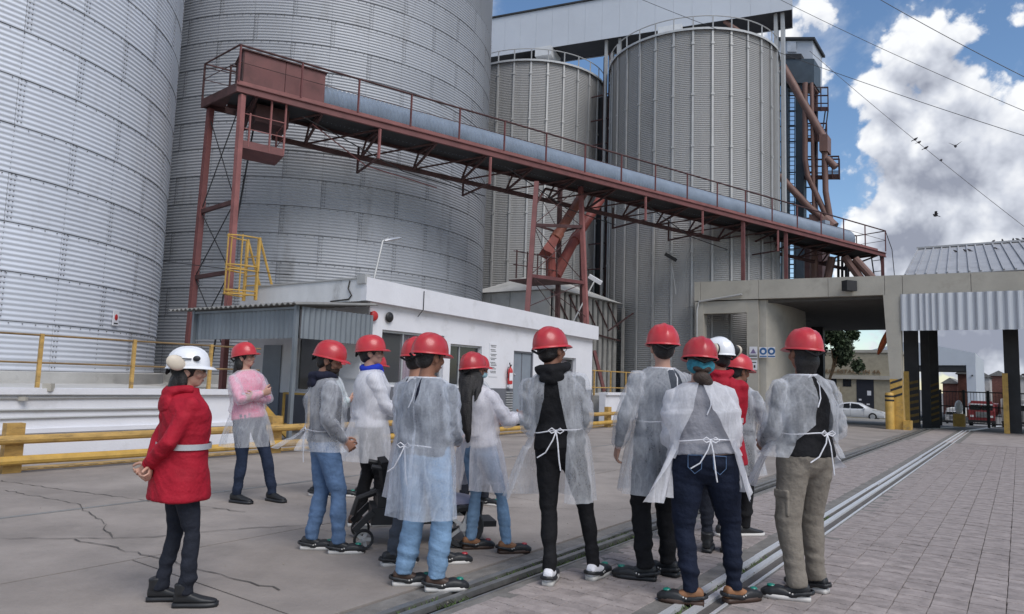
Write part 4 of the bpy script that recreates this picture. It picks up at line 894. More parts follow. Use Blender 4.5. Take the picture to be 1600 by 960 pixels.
# convex mirror seen from behind
p = on_s(1381, 534, 33.5); mi = thing('traffic_mirror', p, 'orange backed traffic mirror sticking out left of the pillar', 'mirror')
Rm = Matrix.Rotation(.45, 3, 'Y') @ Matrix.Rotation(1.05, 3, 'Z'); b = MB(); b.ell(p, (.46, .12, .62), 18, 10, Rm); b.build('mirror_back', M('mirror_orange', (.42, .10, .035), .45, stain=(.15, .05, .03)), mi); b = MB(); b.bar(p, p + N * .45 + Zc * .1, .06); b.build('bracket', m_dark, mi, smooth=0)
# ================================================================ BEYOND THE SHED
def box_at(b, u0, u1, v0, v1, s, depth):
    p, q = on_s(u0, v1, s), on_s(u1, v0, s); b.bst(s, s + depth, st(p)[1], st(q)[1], min(p.z, q.z), max(p.z, q.z))
SB = 72.0
sbd = thing('substation', on_s(1340, 655, SB), 'beige substation building with dark door and lettering behind the white car', 'building')
b = MB(); box_at(b, 1268, 1402, 551, 660, SB, 8); b.build('wall', M('substation_wall', (.36, .32, .24), .85, var=.15, stain=(.19, .16, .11), stain_amt=.6, stain_scale=.5), sbd, smooth=0)
b = MB(); box_at(b, 1266, 1404, 588, 591, SB - .25, .24); box_at(b, 1266, 1404, 547, 551, SB - .1, 8.3); b.build('ledge', m_beige, sbd, smooth=0)
for u0, u1 in ((1294, 1307), (1317, 1330)): b = MB(); box_at(b, u0, u1, 591, 604, SB - .03, .028); b.build('window', m_glassd, sbd, smooth=0)
b = MB(); box_at(b, 1339, 1365, 591.5, 640, SB - .03, .028); dr = b.build('door', M('navy_door', (.018, .02, .03), .5), sbd, smooth=0)
b = MB(); box_at(b, 1355, 1361, 611, 618, SB - .045, .012); box_at(b, 1342, 1346, 623.5, 626, SB - .045, .012); box_at(b, 1354, 1359, 631, 633, SB - .045, .012); b.build('door_notice', m_white, dr, smooth=0)
b = MB(); box_at(b, 1296, 1310, 604.5, 614, SB - .6, .55); b.build('air_conditioner', m_beige, sbd, smooth=0)
fc = bpy.data.curves.new('letters', 'FONT'); fc.body = 'SUB-ESTACIÓN 4A'; fc.size = 1.0; fc.extrude = .03; tmp = bpy.data.objects.new('tmp_letters', fc); COL.objects.link(tmp)
dg = bpy.context.evaluated_depsgraph_get(); me = bpy.data.meshes.new_from_object(tmp.evaluated_get(dg)); bpy.data.objects.remove(tmp)
p0, p1 = on_s(1286, 583, SB - .06), on_s(1376, 584, SB - .06); wd = max(v.co.x for v in me.vertices); kx = (p1 - p0).length / wd
me.transform(Matrix.Diagonal((kx, .52, 1, 1))); me.materials.clear(); me.materials.append(m_wood)
o = link('lettering', me, None); o.location = p0; o.rotation_euler = (pi / 2, 0, -TH); bpy.context.view_layer.update(); o.parent = sbd; o.matrix_parent_inverse = wm(sbd).inverted()
# car
m_carw = M('car_white', (.72, .73, .75), .25, var=.02, spec=.6, coat=.6, coords='obj')
cp = on_s(1338, 655.5, 66.0); cp.z = gz(66); car = thing('parked_car', cp, 'white saloon car parked side on before the beige substation', 'car', rz=-TH)
def car_body():
    xs = np.linspace(-2.2, 2.2, 45); b = MB(); rings = []
    belt = lambda x: .88 - .10 * max(0, (x - .6) / 1.6) ** 1.4 - .03 * max(0, (-x - 1.6) / .6)
    def roof(x):
        pts = [(-2.2, .86), (-1.75, .96), (-1.0, 1.36), (-.3, 1.46), (.35, 1.40), (1.05, 1.0), (1.3, .90), (2.0, .74), (2.2, .60)]
        return float(np.interp(x, [p[0] for p in pts], [p[1] for p in pts]))
    for x in xs:
        hw = .86 * (1 - .12 * abs(x / 2.2) ** 4); lo = .22 + .10 * max(0, abs(x) - 1.8); bl = min(belt(x), roof(x)); rt = roof(x)
        hr = hw if rt <= bl + .02 else hw * (1 - .28 * (rt - bl) / .6)
        ring = [(-hw * .9, lo), (-hw, lo + .15), (-hw, bl - .1), (-hw * .985, bl), (-hr, (bl + rt) / 2 + .05 if rt > bl + .02 else bl + .005), (-hr * .8, rt), (0, rt + .02), (hr * .8, rt), (hr, (bl + rt) / 2 + .05 if rt > bl + .02 else bl + .005), (hw * .985, bl), (hw, bl - .1), (hw, lo + .15), (hw * .9, lo)]
        rings.append([Vector((x, y, z)) for y, z in ring])
    b.loft(rings); return b
link('body', car_body().mesh('body', m_carw, smooth=40), car, world=False)
for sy in (-1, 1):
    for poly in ([(-1.35, .98), (-.95, 1.28), (-.35, 1.37), (-.35, .95)], [(-.27, .95), (-.27, 1.37), (.3, 1.31), (.85, .98)]):
        b = MB(); b.prism([Vector((x, sy * (.845 - .24 * (z - .9)), z)) for x, z in poly], (0, 0, 0), (0, sy * .012, 0)); link('side_window', b.mesh('side_window', m_glassd, smooth=0), car, world=False)
    for x in (-1.35, 1.38):
        b = MB(); b.cur = 0; rot = Matrix.Rotation(pi / 2, 3, 'X'); n = 20
        b.loft([[Vector((x + r * math.cos(2 * pi * j / n), sy * y, .32 + r * math.sin(2 * pi * j / n))) for j in range(n)] for r, y in ((.31, .70), (.325, .74), (.325, .86), (.30, .885))]); wh = link('wheel', b.mesh('wheel', m_black), car, world=False)
        b = MB(); b.loft([[Vector((x + r * math.cos(2 * pi * j / n), sy * y, .32 + r * math.sin(2 * pi * j / n))) for j in range(n)] for r, y in ((.20, .882), (.19, .895), (.05, .89))]); link('rim', b.mesh('rim', m_alu), wh, world=False)
    b = MB(); b.ell((.78, sy * .93, .98), (.10, .09, .07)); link('wing_mirror', b.mesh('wing_mirror', m_carw), car, world=False)
    b = MB(); b.ell((1.95, sy * .70, .66), (.18, .10, .07)); link('headlight', b.mesh('headlight', m_alu), car, world=False)
    for x in (-.75, .28): b = MB(); b.box((x, sy * .868, .80), (.18, .03, .03)); link('door_handle', b.mesh('door_handle', m_carw), car, world=False)
    b = MB()
    for x in (-.31, .72, -1.1): b.box((x, sy * .8615, .6), (.012, .012, .55))
    link('door_gap', b.mesh('door_gap', m_gap), car, world=False)
kb = MB(); kb.bst(64.2, 64.6, -30, -5.5, gz(64) - .1, gz(64.4) + .12); kb.build('pale_kerb', m_cement, None, smooth=0, kind='structure')
# tree hanging over the substation
def tree(base, cr, h, label, seed, n=2600, rr=(1.9, 1.9, 2.2), lsz=.16):
    r = random.Random(seed); tr = thing('tree', base, label, 'tree'); b = MB(); top = base + Vector((cr.x - base.x, cr.y - base.y, h * .75))
    b.tube([base, base.lerp(top, .5) + Vector((.1, .1, 0)), top], [.11, .09, .05], 8)
    for k in range(7):
        d = Vector((r.uniform(-1, 1), r.uniform(-1, 1), r.uniform(0, 1))); b.tube([base.lerp(top, r.uniform(.55, .95)), cr + Vector((d.x * rr[0], d.y * rr[1], d.z * rr[2])) * .6], [.07, .02], 5)
    b.build('trunk', m_wood, tr); b = MB(); cl = [cr + Vector((r.gauss(0, .5) * rr[0], r.gauss(0, .5) * rr[1], r.gauss(0, .5) * rr[2])) for _ in range(26)]
    for k in range(n):
        c = r.choice(cl); p = c + Vector((r.gauss(0, .26), r.gauss(0, .26), r.gauss(0, .24))) * rr[0] * .62; x = Vector((r.uniform(-1, 1), r.uniform(-1, 1), r.uniform(-1, 1))).normalized(); y = x.cross(Vector((r.uniform(-1, 1), r.uniform(-1, 1), r.uniform(-1, 1)))).normalized(); l = lsz * r.uniform(.6, 1.4)
        b.add([p - x * l * .5, p + y * l * .25, p + x * l * .6, p - y * l * .25], [(0, 1, 2, 3)])
    b.build('crown', M('dark_leaf', (.035, .055, .022), .8, var=.5, scale=1.2), tr, smooth=0, recalc=False, kind='stuff'); return tr
cr = on_s(1306, 533, 66.5); tree(P(70.5, st(on_s(1273, 640, 70.5))[1], gz(70)), cr, 6.5, 'dark leafy tree hanging over the left end of the substation roof', 5, 15000, (1.35, 1.35, 1.75), .34)
# pale hangar
hg = thing('hangar', on_s(1450, 640, 118), 'pale metal hangar with a wide dark opening, behind the dark columns', 'building')
HSs = 118; q = [on_s(u, v, HSs) for u, v in ((1340, 552), (1420, 533), (1462, 540), (1524, 552), (1524, 571), (1340, 571))]
b = MB(); b.prism(q, (0, 0, 0), U * 30); box_at(b, 1512, 1524, 571, 640, HSs, 30); box_at(b, 1340, 1400, 571, 640, HSs, 30); b.build('metal_wall', m_galleryside, hg, smooth=0)
b = MB(); box_at(b, 1400, 1512, 571, 579, HSs + .2, .4); b.build('door_header', m_dark, hg, smooth=0); b = MB(); box_at(b, 1400, 1512, 571, 573, HSs + 1, 28); b.build('ceiling', m_dark, hg, smooth=0)
b = MB(); box_at(b, 1518, 1520, 586, 588, HSs - .3, .3); b.build('wall_lamp', m_dark, hg, smooth=0)
# gate
gt = thing('yard_gate', on_s(1530, 660, 52), 'black barred steel gate closing the yard in front of the red truck', 'gate')
gs = 52.0; L0, R0 = on_s(1470, 655, gs), on_s(1625, 655, gs); gl = gz(gs)
for k in range(5):
    p = L0.lerp(R0, k / 4); b = MB(); b.bst(gs, gs + .12, st(p)[1] - .07, st(p)[1] + .07, gl, gl + 2.25); b.build('gate_post', m_dark, gt, smooth=0)
for z in (.2, 1.2, 2.1): b = MB(); b.bst(gs + .03, gs + .09, st(L0)[1], st(R0)[1], gl + z, gl + z + .07); b.build('gate_rail', m_dark, gt, smooth=0)
tt0 = st(L0)[1]; k = 0
while tt0 + k * .16 < st(R0)[1]: b = MB(); b.bst(gs + .05, gs + .07, tt0 + k * .16, tt0 + k * .16 + .022, gl + .2, gl + 2.1); b.build('gate_bar', m_dark, gt, smooth=0); k += 1
# trucks
def truck(u0, u1, vb, s, col, label, load=False):
    p, q = on_s(u0, vb, s), on_s(u1, vb, s); tc = (st(p)[1] + st(q)[1]) / 2; w = st(q)[1] - st(p)[1]; g_ = gz(s); k = w / 2.4; r = thing('truck', P(s, tc, g_), label, 'truck')
    mc = M('truck_' + label.split()[0], col, .4, var=.2, stain=(.1, .08, .07), stain_amt=.4)
    def bx(nm, m, s0, s1, t0, t1, z0, z1, par=r): b = MB(); b.bst(s + s0, s + s1, tc + t0 * k, tc + t1 * k, g_ + z0 * k, g_ + z1 * k); return b.build(nm, m, par, smooth=0)
    b = MB(); b.loft([[P(s + i * 1.0, tc + j * k, g_ + z * k) for i, j in ((0, -1.12), (1.9, -1.12), (1.9, 1.12), (0, 1.12))] for z in (.65, .7, 1.6)] + [[P(s + i, tc + j * k, g_ + z * k) for i, j in ((.25, -1.02), (1.9, -1.02), (1.9, 1.02), (.25, 1.02))] for z in (2.35, 2.42)]); cab = b.build('cab', mc, r, smooth=0)
    for a, c in ((-.95, -.05), (.05, .95)): bx('windscreen', m_glassd, -.0, .16, a, c, 1.68, 2.25, cab)
    bx('sun_visor', m_white, -.12, .1, -1.0, 1.0, 2.2, 2.32, cab); bx('roof_board', mc, .3, 1.2, -.9, .9, 2.42, 2.6, cab)
    bx('grille', m_alu, -.03, -.003, -.5, .5, .95, 1.5, cab)
    for j in range(4): bx('grille_slat', m_dark, -.045, -.031, -.48, .48, 1.0 + j * .13, 1.05 + j * .13, cab)
    for a, c in ((-.98, -.68), (.68, .98)): bx('headlight', m_white, -.02, -.002, a, c, .95, 1.15, cab)
    bx('bumper', m_dark, -.15, .2, -1.18, 1.18, .42, .649)
    for a, c in ((-1.15, -.8), (.8, 1.15)):
        b = MB(); n = 18; b.loft([[P(s + .9 + .5 * k * math.cos(2 * pi * j / n), tc + t * k, g_ + .5 * k + .5 * k * math.sin(2 * pi * j / n)) for j in range(n)] for t in (a, c)]); b.build('wheel', m_black, r)
    bx('trailer_body', mc if not load else m_cement, 2.2, 9.5, -1.25, 1.25, 1.1, 2.3 if not load else 2.75); bx('chassis', m_dark, .5, 9.3, -.5, .5, .6, .95)
    return r
truck(1512, 1556, 649, 61, (.24, .035, .04), 'red old flat nosed truck with white visor behind the gate'); truck(1564, 1612, 648, 62, (.3, .3, .31), 'grey loaded truck at the right edge behind the gate', True); truck(1476, 1500, 640, 78, (.4, .4, .41), 'pale distant truck left of the red one behind the gate', True)
p = on_s(1498, 651, 50); pb = thing('barrier_block', P(50, st(p)[1], gz(50)), 'yellow block beside the gate with a pale sack on it', 'barrier'); b = MB(); b.bst(50, 50.7, st(p)[1] - .3, st(p)[1] + .3, gz(50), gz(50) + .75); b.build('block', m_yel, pb, smooth=0)
b = MB(); b.ell(P(50.3, st(p)[1], gz(50) + 1.15), (.22, .2, .42)); b.build('pale_sack', m_white, pb)
# far buildings and hills
m_brick = M('far_brick', (.20, .085, .065), .85, var=.3)
for i, (u0, u1, v0, s, m) in enumerate(((1474, 1496, 600, 165, m_brick), (1498, 1512, 585, 150, m_brick), (1526, 1546, 590, 170, m_cement), (1548, 1575, 588, 190, m_brick), (1576, 1600, 592, 160, m_cement), (1602, 1660, 586, 180, m_brick))):
    lab = ['low red brick shed seen under the hangar opening, leftmost', 'tall red brick block inside the hangar opening', 'pale flat building just right of the hangar', 'brick warehouse on the far skyline above the red truck', 'pale warehouse right of the dark column at the skyline', 'brick block at the far right edge beyond the trucks'][i]
    p, q = on_s(u0, 640, s), on_s(u1, v0, s); r = thing('far_building', P(s, (st(p)[1] + st(q)[1]) / 2, gz(s)), lab, 'building'); b = MB(); b.bst(s, s + 14, st(p)[1], st(q)[1], gz(s), q.z); b.build('wall', m, r, smooth=0)
    b = MB(); b.prism([P(s - .4, st(p)[1] - .4, q.z + .01), P(s - .4, st(q)[1] + .4, q.z + .01), P(s - .4, (st(p)[1] + st(q)[1]) / 2, q.z + 1.2)], (0, 0, 0), U * 15); b.build('roof', m_fibro, r, smooth=0)
hl = MB(); n = 60; r0, r1, r2 = [], [], []
for i in range(n + 1):
    a = math.radians(-20 + 120 * i / n); d = Vector((math.sin(a), math.cos(a), 0)); h = 9 + 5 * math.sin(i * .9) + 4 * math.sin(i * .37 + 1)
    r0.append(d * 520 + Vector((0, 0, -4))); r1.append(d * 640 + Vector((0, 0, h))); r2.append(d * 900 + Vector((0, 0, -8)))
hl.loft([r0, r1, r2], cap=False, close=False); hl.build('hills', M('far_hills', (.16, .15, .14), .9, var=.3, scale=.02), None, kind='structure')
# ================================================================ WIRES AND BIRDS
def wire(pts, r, label):
    p = [on_s(u, v, s) for u, v, s in pts]; o = MB().tube([p[0].lerp(p[-1], i / 16) - Zc * (p[0] - p[-1]).length * .012 * 4 * (i / 16) * (1 - i / 16) for i in range(17)], r, 5).build('power_line', m_black, None, label=label, cat='wire', group='wires across the sky'); return o
wire([(960, -18, 30), (1640, 225, 30)], .012, 'thin black wire sloping across the sky beneath the top one')
wire([(1345, -18, 26), (1640, 140, 26)], .012, 'uppermost thin black wire across the right sky')
wire([(1190, -15, 28), (1640, 190, 28)], .010, 'thin wire between the top wire and the one over the big cloud')
wire([(1265, 80, 36), (1660, 400, 36)], .011, 'faint low wire with small birds sitting on it')
wire([(-20, 352, 11.5), (455, 430, 11.5)], .012, 'dark slack cable across the two big silos above the hut')
BS = .62
m_bird = M('bird_feather', (.06, .055, .06), .8)
def bird(p, a, label, fly=False):
    r = thing('bird', p, label, 'bird', 'small dark birds'); b = MB(); R_ = Matrix.Rotation(a, 3, 'Z') * BS; b.ell(p + Zc * .09 * BS, (.14, .075, .085), 8, 6, R_ @ Matrix.Rotation(-.5 if not fly else 0, 3, 'Y')); b.ell(p + R_ @ Vector((.12, 0, .17)), (.05 * BS, .045 * BS, .045 * BS), 8, 5); b.bar(p + R_ @ Vector((-.08, 0, .06)), p + R_ @ Vector((-.27, 0, -.02)), .05, .02); b.build('body', m_bird, r)
    if fly:
        for sy in (-1, 1): b = MB(); b.add([p + R_ @ Vector(v) for v in ((.08, 0, .1), (-.08, 0, .1), (-.14, sy * .34, .3), (.02, sy * .3, .32))] + [p + R_ @ Vector(v) for v in ((.08, 0, .12), (-.08, 0, .12), (-.14, sy * .34, .31), (.02, sy * .3, .33))], [(0, 1, 2, 3), (7, 6, 5, 4), (0, 4, 5, 1), (1, 5, 6, 2), (2, 6, 7, 3), (3, 7, 4, 0)]); b.build('wing', m_bird, r, smooth=0)
    else:
        b = MB(); 
        for sy in (-.03, .03): b.bar(p + Vector((0, sy * BS, .05)), p + Vector((0, sy * BS, -.0)), .010)
        b.build('leg', m_bird, r, smooth=0)
ORD = ('first', 'second', 'third', 'fourth', 'fifth', 'sixth', 'seventh', 'eighth', 'ninth', 'tenth')
for k, f in enumerate((.27, .30, .335, .35, .37, .415, .42, .43, .47, .52)):
    p = P(45 + .0, tL + W_ * (f * .55), rz_ + .14); bird(p, rnd.uniform(0, 6), '%s small dark bird from the left along the pale roof ridge' % ORD[k])
for k, (u, v) in enumerate(((1493, 397), (1508, 396), (1515, 394), (1556, 396))):
    s = 42; p = on_s(u, v, s); f = (s - 34) / 11; p.z = e_.z + (rz_ - e_.z) * f + .05; bird(p, rnd.uniform(0, 6), '%s small dark bird from the left below the pale roof ridge' % ORD[k])
for k, u in enumerate((1430, 1436, 1446, 1470)):
    p0, p1 = on_s(1265, 80, 36), on_s(1660, 400, 36); bp_ = None
    for i in range(400):
        f = i / 400; q = p0.lerp(p1, f) - Zc * (p0 - p1).length * .012 * 4 * f * (1 - f); c = CM.transposed() @ (q - EYE)
        if 800 + FPX * c.x / -c.z >= u: bp_ = q; break
    bird(bp_, rnd.uniform(0, 6), '%s small bird from the left on the low wire' % ORD[k])
bird(on_s(1493, 231, 30), 1, 'bird flying with raised wings in front of the big cloud', True); bird(on_s(1462, 339, 34), 2.5, 'bird flying low in the right sky above the pale roof', True)
# ================================================================ PEOPLE
def cloth(name, col, rough=.85, var=.15, bump=.55, bscale=26, scale=9, spec=.2, sheen=.0):
    m = M(name, col, rough, var=var, bump=bump, bscale=bscale, scale=scale, coords='obj', spec=spec)
    return m
m_jean = cloth('blue_denim', (.115, .19, .33), var=.32, scale=7); m_jeanl = cloth('light_denim', (.20, .32, .48), var=.28, scale=7); m_jeand = cloth('dark_denim', (.010, .0145, .031), var=.3, scale=7)
m_jeann = cloth('navy_denim', (.022, .031, .058), var=.3); m_blk = cloth('black_cloth', (.012, .012, .014), var=.3); m_navy = cloth('navy_cloth', (.016, .018, .035), var=.2); m_navyt = cloth('dark_slate_trousers', (.022, .025, .036), var=.3)
m_khaki = cloth('khaki_cloth', (.22, .195, .165), var=.16); m_redc = cloth('red_jacket_cloth', (.36, .012, .028), .7, var=.2, bump=.3, bscale=50); m_pinkc = cloth('pink_cloth', (.78, .22, .34)); m_whitec = cloth('white_cloth', (.72, .72, .76), var=.07)
m_mint = cloth('mint_cloth', (.42, .66, .60), var=.08); m_greyc = cloth('grey_marl', (.27, .27, .30), var=.1); m_bluec = cloth('royal_blue_cloth', (.02, .045, .42)); m_slate = cloth('slate_cloth', (.07, .08, .10))
m_hair = cloth('black_hair', (.011, .009, .009), .45, var=.5, bump=.5, bscale=120, spec=.5); m_hairb = cloth('brown_hair', (.045, .026, .018), .5, var=.4, bump=.5, bscale=120, spec=.5)
m_beard = cloth('beard_hair', (.05, .034, .028), .8)
m_helm = M('helmet_red', (.47, .026, .034), .36, var=.07, spec=.5, coords='obj', scale=14, coat=.2, rnd=.16, bump=.015, bscale=30, stain=(.33, .02, .025), stain_scale=11, stain_amt=.5)
m_helw = M('helmet_white', (.78, .79, .82), .3, var=.03, coords='obj', coat=.3)
m_cream = M('cream_plastic', (.62, .54, .44), .45, var=.06, coords='obj'); m_rub = M('black_rubber', (.016, .017, .02), .5, var=.3, coords='obj'); m_sole = M('white_sole', (.60, .58, .56), .6, var=.1, coords='obj'); m_tan = M('tan_leather', (.26, .12, .055), .6, var=.2, coords='obj', scale=12); m_brn = M('brown_leather', (.06, .032, .022), .55, var=.3, coords='obj')
m_green = M('green_toe', (.01, .20, .15), .3, coords='obj', var=.2); m_redtoe = M('red_toe', (.38, .03, .04), .35, coords='obj'); m_silver = M('silver_strip', (.48, .49, .52), .35, metal=.3, var=.1); m_net = M('blue_net', (.03, .22, .30), .7, var=.4, scale=30, coords='obj', bump=.4); m_mask = M('mask_blue', (.35, .55, .62), .8, coords='obj'); m_lens = M('dark_lens', (.01, .01, .012), .1); m_lip = cloth('lip', (.30, .10, .09), .5); m_eyew = M('eye_white', (.5, .48, .46), .3, coords='obj'); m_yg = M('hi_vis', (.55, .65, .05), .6)
SKIN = {k: M('skin_' + k, c, .52, var=.12, coords='obj', scale=8, spec=.35) for k, c in dict(fair=(.50, .29, .22), mid=(.36, .185, .125), tan=(.26, .125, .08)).items()}
def gown_mat(name, dens, tint=(.80, .82, .87)):
    m = bpy.data.materials.new(name); m.use_nodes = True; nt = m.node_tree; n = nt.nodes; L = nt.links; n.clear()
    out = n.new('ShaderNodeOutputMaterial'); tr = n.new('ShaderNodeBsdfTransparent'); df = n.new('ShaderNodeBsdfDiffuse'); tl = n.new('ShaderNodeBsdfTranslucent'); m1 = n.new('ShaderNodeMixShader'); m2 = n.new('ShaderNodeMixShader')
    df.inputs[0].default_value = (*tint, 1); tl.inputs[0].default_value = (*tint, 1); m1.inputs[0].default_value = .28; L.new(df.outputs[0], m1.inputs[1]); L.new(tl.outputs[0], m1.inputs[2])
    tc = n.new('ShaderNodeTexCoord'); mp = n.new('ShaderNodeMapping'); mp.inputs['Scale'].default_value = (1, 1, .3); L.new(tc.outputs['Object'], mp.inputs[0])
    a = n.new('ShaderNodeTexNoise'); a.inputs['Scale'].default_value = 7; a.inputs['Detail'].default_value = 7; a.inputs['Roughness'].default_value = .65; a.inputs['Distortion'].default_value = .5; L.new(mp.outputs[0], a.inputs['Vector'])
    # crease lines where the cloth doubles on itself: ridged noise
    c = n.new('ShaderNodeTexNoise'); c.inputs['Scale'].default_value = 5.0; c.inputs['Detail'].default_value = 3; c.inputs['Distortion'].default_value = 1.4; L.new(mp.outputs[0], c.inputs['Vector'])
    rg = n.new('ShaderNodeMath'); rg.operation = 'SUBTRACT'; L.new(c.outputs['Fac'], rg.inputs[0]); rg.inputs[1].default_value = .5
    ab = n.new('ShaderNodeMath'); ab.operation = 'ABSOLUTE'; L.new(rg.outputs[0], ab.inputs[0])
    mr = n.new('ShaderNodeMapRange'); L.new(ab.outputs[0], mr.inputs[0]); mr.inputs[1].default_value = .0; mr.inputs[2].default_value = .05; mr.inputs[3].default_value = .12; mr.inputs[4].default_value = 0
    r = n.new('ShaderNodeMapRange'); L.new(a.outputs['Fac'], r.inputs[0]); r.inputs[1].default_value = .3; r.inputs[2].default_value = .72; r.inputs[3].default_value = dens - .16; r.inputs[4].default_value = dens + .16
    fine = n.new('ShaderNodeTexNoise'); fine.inputs['Scale'].default_value = 70; fine.inputs['Detail'].default_value = 4; L.new(tc.outputs['Object'], fine.inputs['Vector'])
    fm = n.new('ShaderNodeMath'); fm.operation = 'MULTIPLY_ADD'; L.new(fine.outputs['Fac'], fm.inputs[0]); fm.inputs[1].default_value = .22; fm.inputs[2].default_value = -.11
    s1 = n.new('ShaderNodeMath'); L.new(r.outputs[0], s1.inputs[0]); L.new(mr.outputs[0], s1.inputs[1]); s2 = n.new('ShaderNodeMath'); s2.use_clamp = True; L.new(s1.outputs[0], s2.inputs[0]); L.new(fm.outputs[0], s2.inputs[1])
    bp = n.new('ShaderNodeBump'); bp.inputs['Strength'].default_value = .5; bp.inputs['Distance'].default_value = .03; L.new(a.outputs['Fac'], bp.inputs['Height']); L.new(bp.outputs[0], df.inputs['Normal']); L.new(bp.outputs[0], tl.inputs['Normal'])
    L.new(s2.outputs[0], m2.inputs[0]); L.new(tr.outputs[0], m2.inputs[1]); L.new(m1.outputs[0], m2.inputs[2]); L.new(m2.outputs[0], out.inputs[0]); return m
m_gown = gown_mat('sheer_gown', .36); m_gownd = gown_mat('dense_gown', .60, (.84, .84, .88)); m_gownp = gown_mat('pale_gown', .48, (.84, .82, .86)); m_gownb = gown_mat('blue_gown', .40, (.76, .81, .90))
def remesh(mb, voxel, smooth=3, fac=.5):
    me = mb.mesh('tmp', m_blk, smooth=0); o = bpy.data.objects.new('tmp', me); COL.objects.link(o)
    r = o.modifiers.new('r', 'REMESH'); r.mode = 'VOXEL'; r.voxel_size = voxel; r.use_smooth_shade = True
    if smooth: sm = o.modifiers.new('s', 'SMOOTH'); sm.factor = fac; sm.iterations = smooth
    dg = bpy.context.evaluated_depsgraph_get(); out = bpy.data.meshes.new_from_object(o.evaluated_get(dg)); bpy.data.objects.remove(o); bpy.data.meshes.remove(me); out.materials.clear(); return out
def arr(me): a = np.empty(len(me.vertices) * 3); me.vertices.foreach_get('co', a); return a.reshape(-1, 3)
def wrinkle(me, seed, amp, freq=(1, 1, 1), zfun=None):
    co = arr(me); nn = np.empty(len(co) * 3); me.vertices.foreach_get('normal', nn); nn = nn.reshape(-1, 3); r = np.random.RandomState(seed); d = np.zeros(len(co)); f = np.array(freq)
    w = co * f
    w = w + .03 * np.sin(w[:, [1, 2, 0]] * 17 + r.rand(3) * 6)
    for k in range(7):
        q = r.normal(size=3) * (14 + 7 * k); d += np.sin(w @ q + r.rand() * 6.3) / (1 + .45 * k)
    d = (1 - np.abs(d / 2.2)) if False else d / 2.6
    a = amp if zfun is None else amp * zfun(co)
    co = co + nn * (d * a)[:, None]; me.vertices.foreach_set('co', co.ravel()); me.update()
def join_meshes(name, mes, mats):
    b = bmesh.new()
    for i, me in enumerate(mes):
        k = len(b.faces); b.from_mesh(me); b.faces.ensure_lookup_table()
        for f in b.faces[k:]: f.material_index = i if i < len(mats) else 0; f.smooth = True
    out = bpy.data.meshes.new(name); b.to_mesh(out); b.free()
    for m in mats: out.materials.append(m)
    return out
def ik(a, c, l1, l2, hint):
    a, c = Vector(a), Vector(c); d = c - a; L_ = min(d.length, (l1 + l2) * .995); u = d.normalized(); x = (l1 * l1 - l2 * l2 + L_ * L_) / (2 * L_); h = math.sqrt(max(0, l1 * l1 - x * x)); hn = Vector(hint); hn = (hn - u * hn.dot(u)).normalized(); return a + u * x + hn * h, a + u * L_
TORSO = [(.80, .06, .06, 0), (.86, .13, .10, -.005), (.93, .168, .118, -.012), (1.0, .165, .115, -.008), (1.10, .142, .102, 0), (1.22, .155, .112, .002), (1.32, .172, .118, 0), (1.39, .168, .104, -.006), (1.44, .13, .082, -.012), (1.475, .085, .066, -.016), (1.50, .06, .058, -.014)]
def torso(b, add=0., w=1.0, z0=0, z1=9, belly=1.0, n=20, hem=None):
    rings = []
    for z, a, d, y in TORSO:
        if z < z0 or z > z1: continue
        rings.append([Vector(((a * w + add) * math.copysign(abs(math.cos(t)) ** .85, math.cos(t)), y + (d * (w if z < 1.3 else 1) * belly + add) * math.copysign(abs(math.sin(t)) ** .85, math.sin(t)), z)) for t in np.linspace(0, 2 * pi, n + 1)[:-1]])
    b.loft(rings)
def hand_mb(curl, side, k=1.0, point=False):      # local: fingers along -Z, palm faces +X*(-side), thumb to +Y
    b = MB(); b.tube([(0, 0, .03), (0, 0, 0), (0, .003, -.045), (0, .004, -.088)], [(.024, .03), (.021, .032), (.016, .041), (.013, .041)] if False else [(.026, .026), (.020, .034), (.015, .042), (.013, .041)], 12)
    for i, (y, l) in enumerate(((.031, .070), (.011, .079), (-.010, .073), (-.030, .056))):
        c = curl * (1.0 + .12 * i); c = 0 if point and i == 0 else c; p = Vector((0, y + .004, -.085)); a = .1; pts = [p]
        for sgm, da in ((.45, .75), (.31, 1.0), (.24, .7)):
            a += da * c; p = p + Vector((-side * math.sin(a), (y * .12), -math.cos(a))) * l * sgm; pts.append(p)
        b.tube([pts[0] + Vector((0, 0, .02))] + pts, [.0088, .0088, .0082, .0078, .0068], 8)
    pts = [Vector((0, .028, -.028)), Vector((-side * .012, .056, -.052)), Vector((-side * .026, .066, -.079)), Vector((-side * .036, .064, -.102))]; b.tube(pts, [.014, .012, .0105, .0085], 8)
    return b
def head_mb(jaw=1.0):
    b = MB(); b.ell((0, -.012, 1.648), (.076, .096, .098), 20, 14); b.ell((0, .020, 1.585), (.060 * jaw, .068, .070), 18, 12); b.ell((0, .050, 1.545), (.032 * jaw, .036, .026), 14, 8); b.ell((0, .060, 1.655), (.058, .036, .05), 14, 8)
    b.tube([(0, .083, 1.648), (0, .098, 1.622), (0, .110, 1.600), (0, .096, 1.590)], [.010, .013, .0165, .012], 10)
    for s in (-1, 1): b.ell((s * .013, .094, 1.597), (.011, .013, .010), 8, 6); b.ell((s * .036, .070, 1.605), (.030, .026, .028), 10, 8); b.ell((s * .030, .082, 1.657), (.030, .014, .009), 10, 6); b.ell((s * .077, -.004, 1.618), (.013, .022, .034), 10, 8); b.ell((s * .084, -.012, 1.624), (.006, .02, .028), 8, 6)
    b.ell((0, .086, 1.568), (.026, .013, .007), 10, 6); b.ell((0, .084, 1.557), (.022, .013, .008), 10, 6)
    b.tube([(0, -.03, 1.44), (0, -.022, 1.50), (0, -.012, 1.57)], [(.068, .06), (.056, .056), (.054, .056)], 14); return b
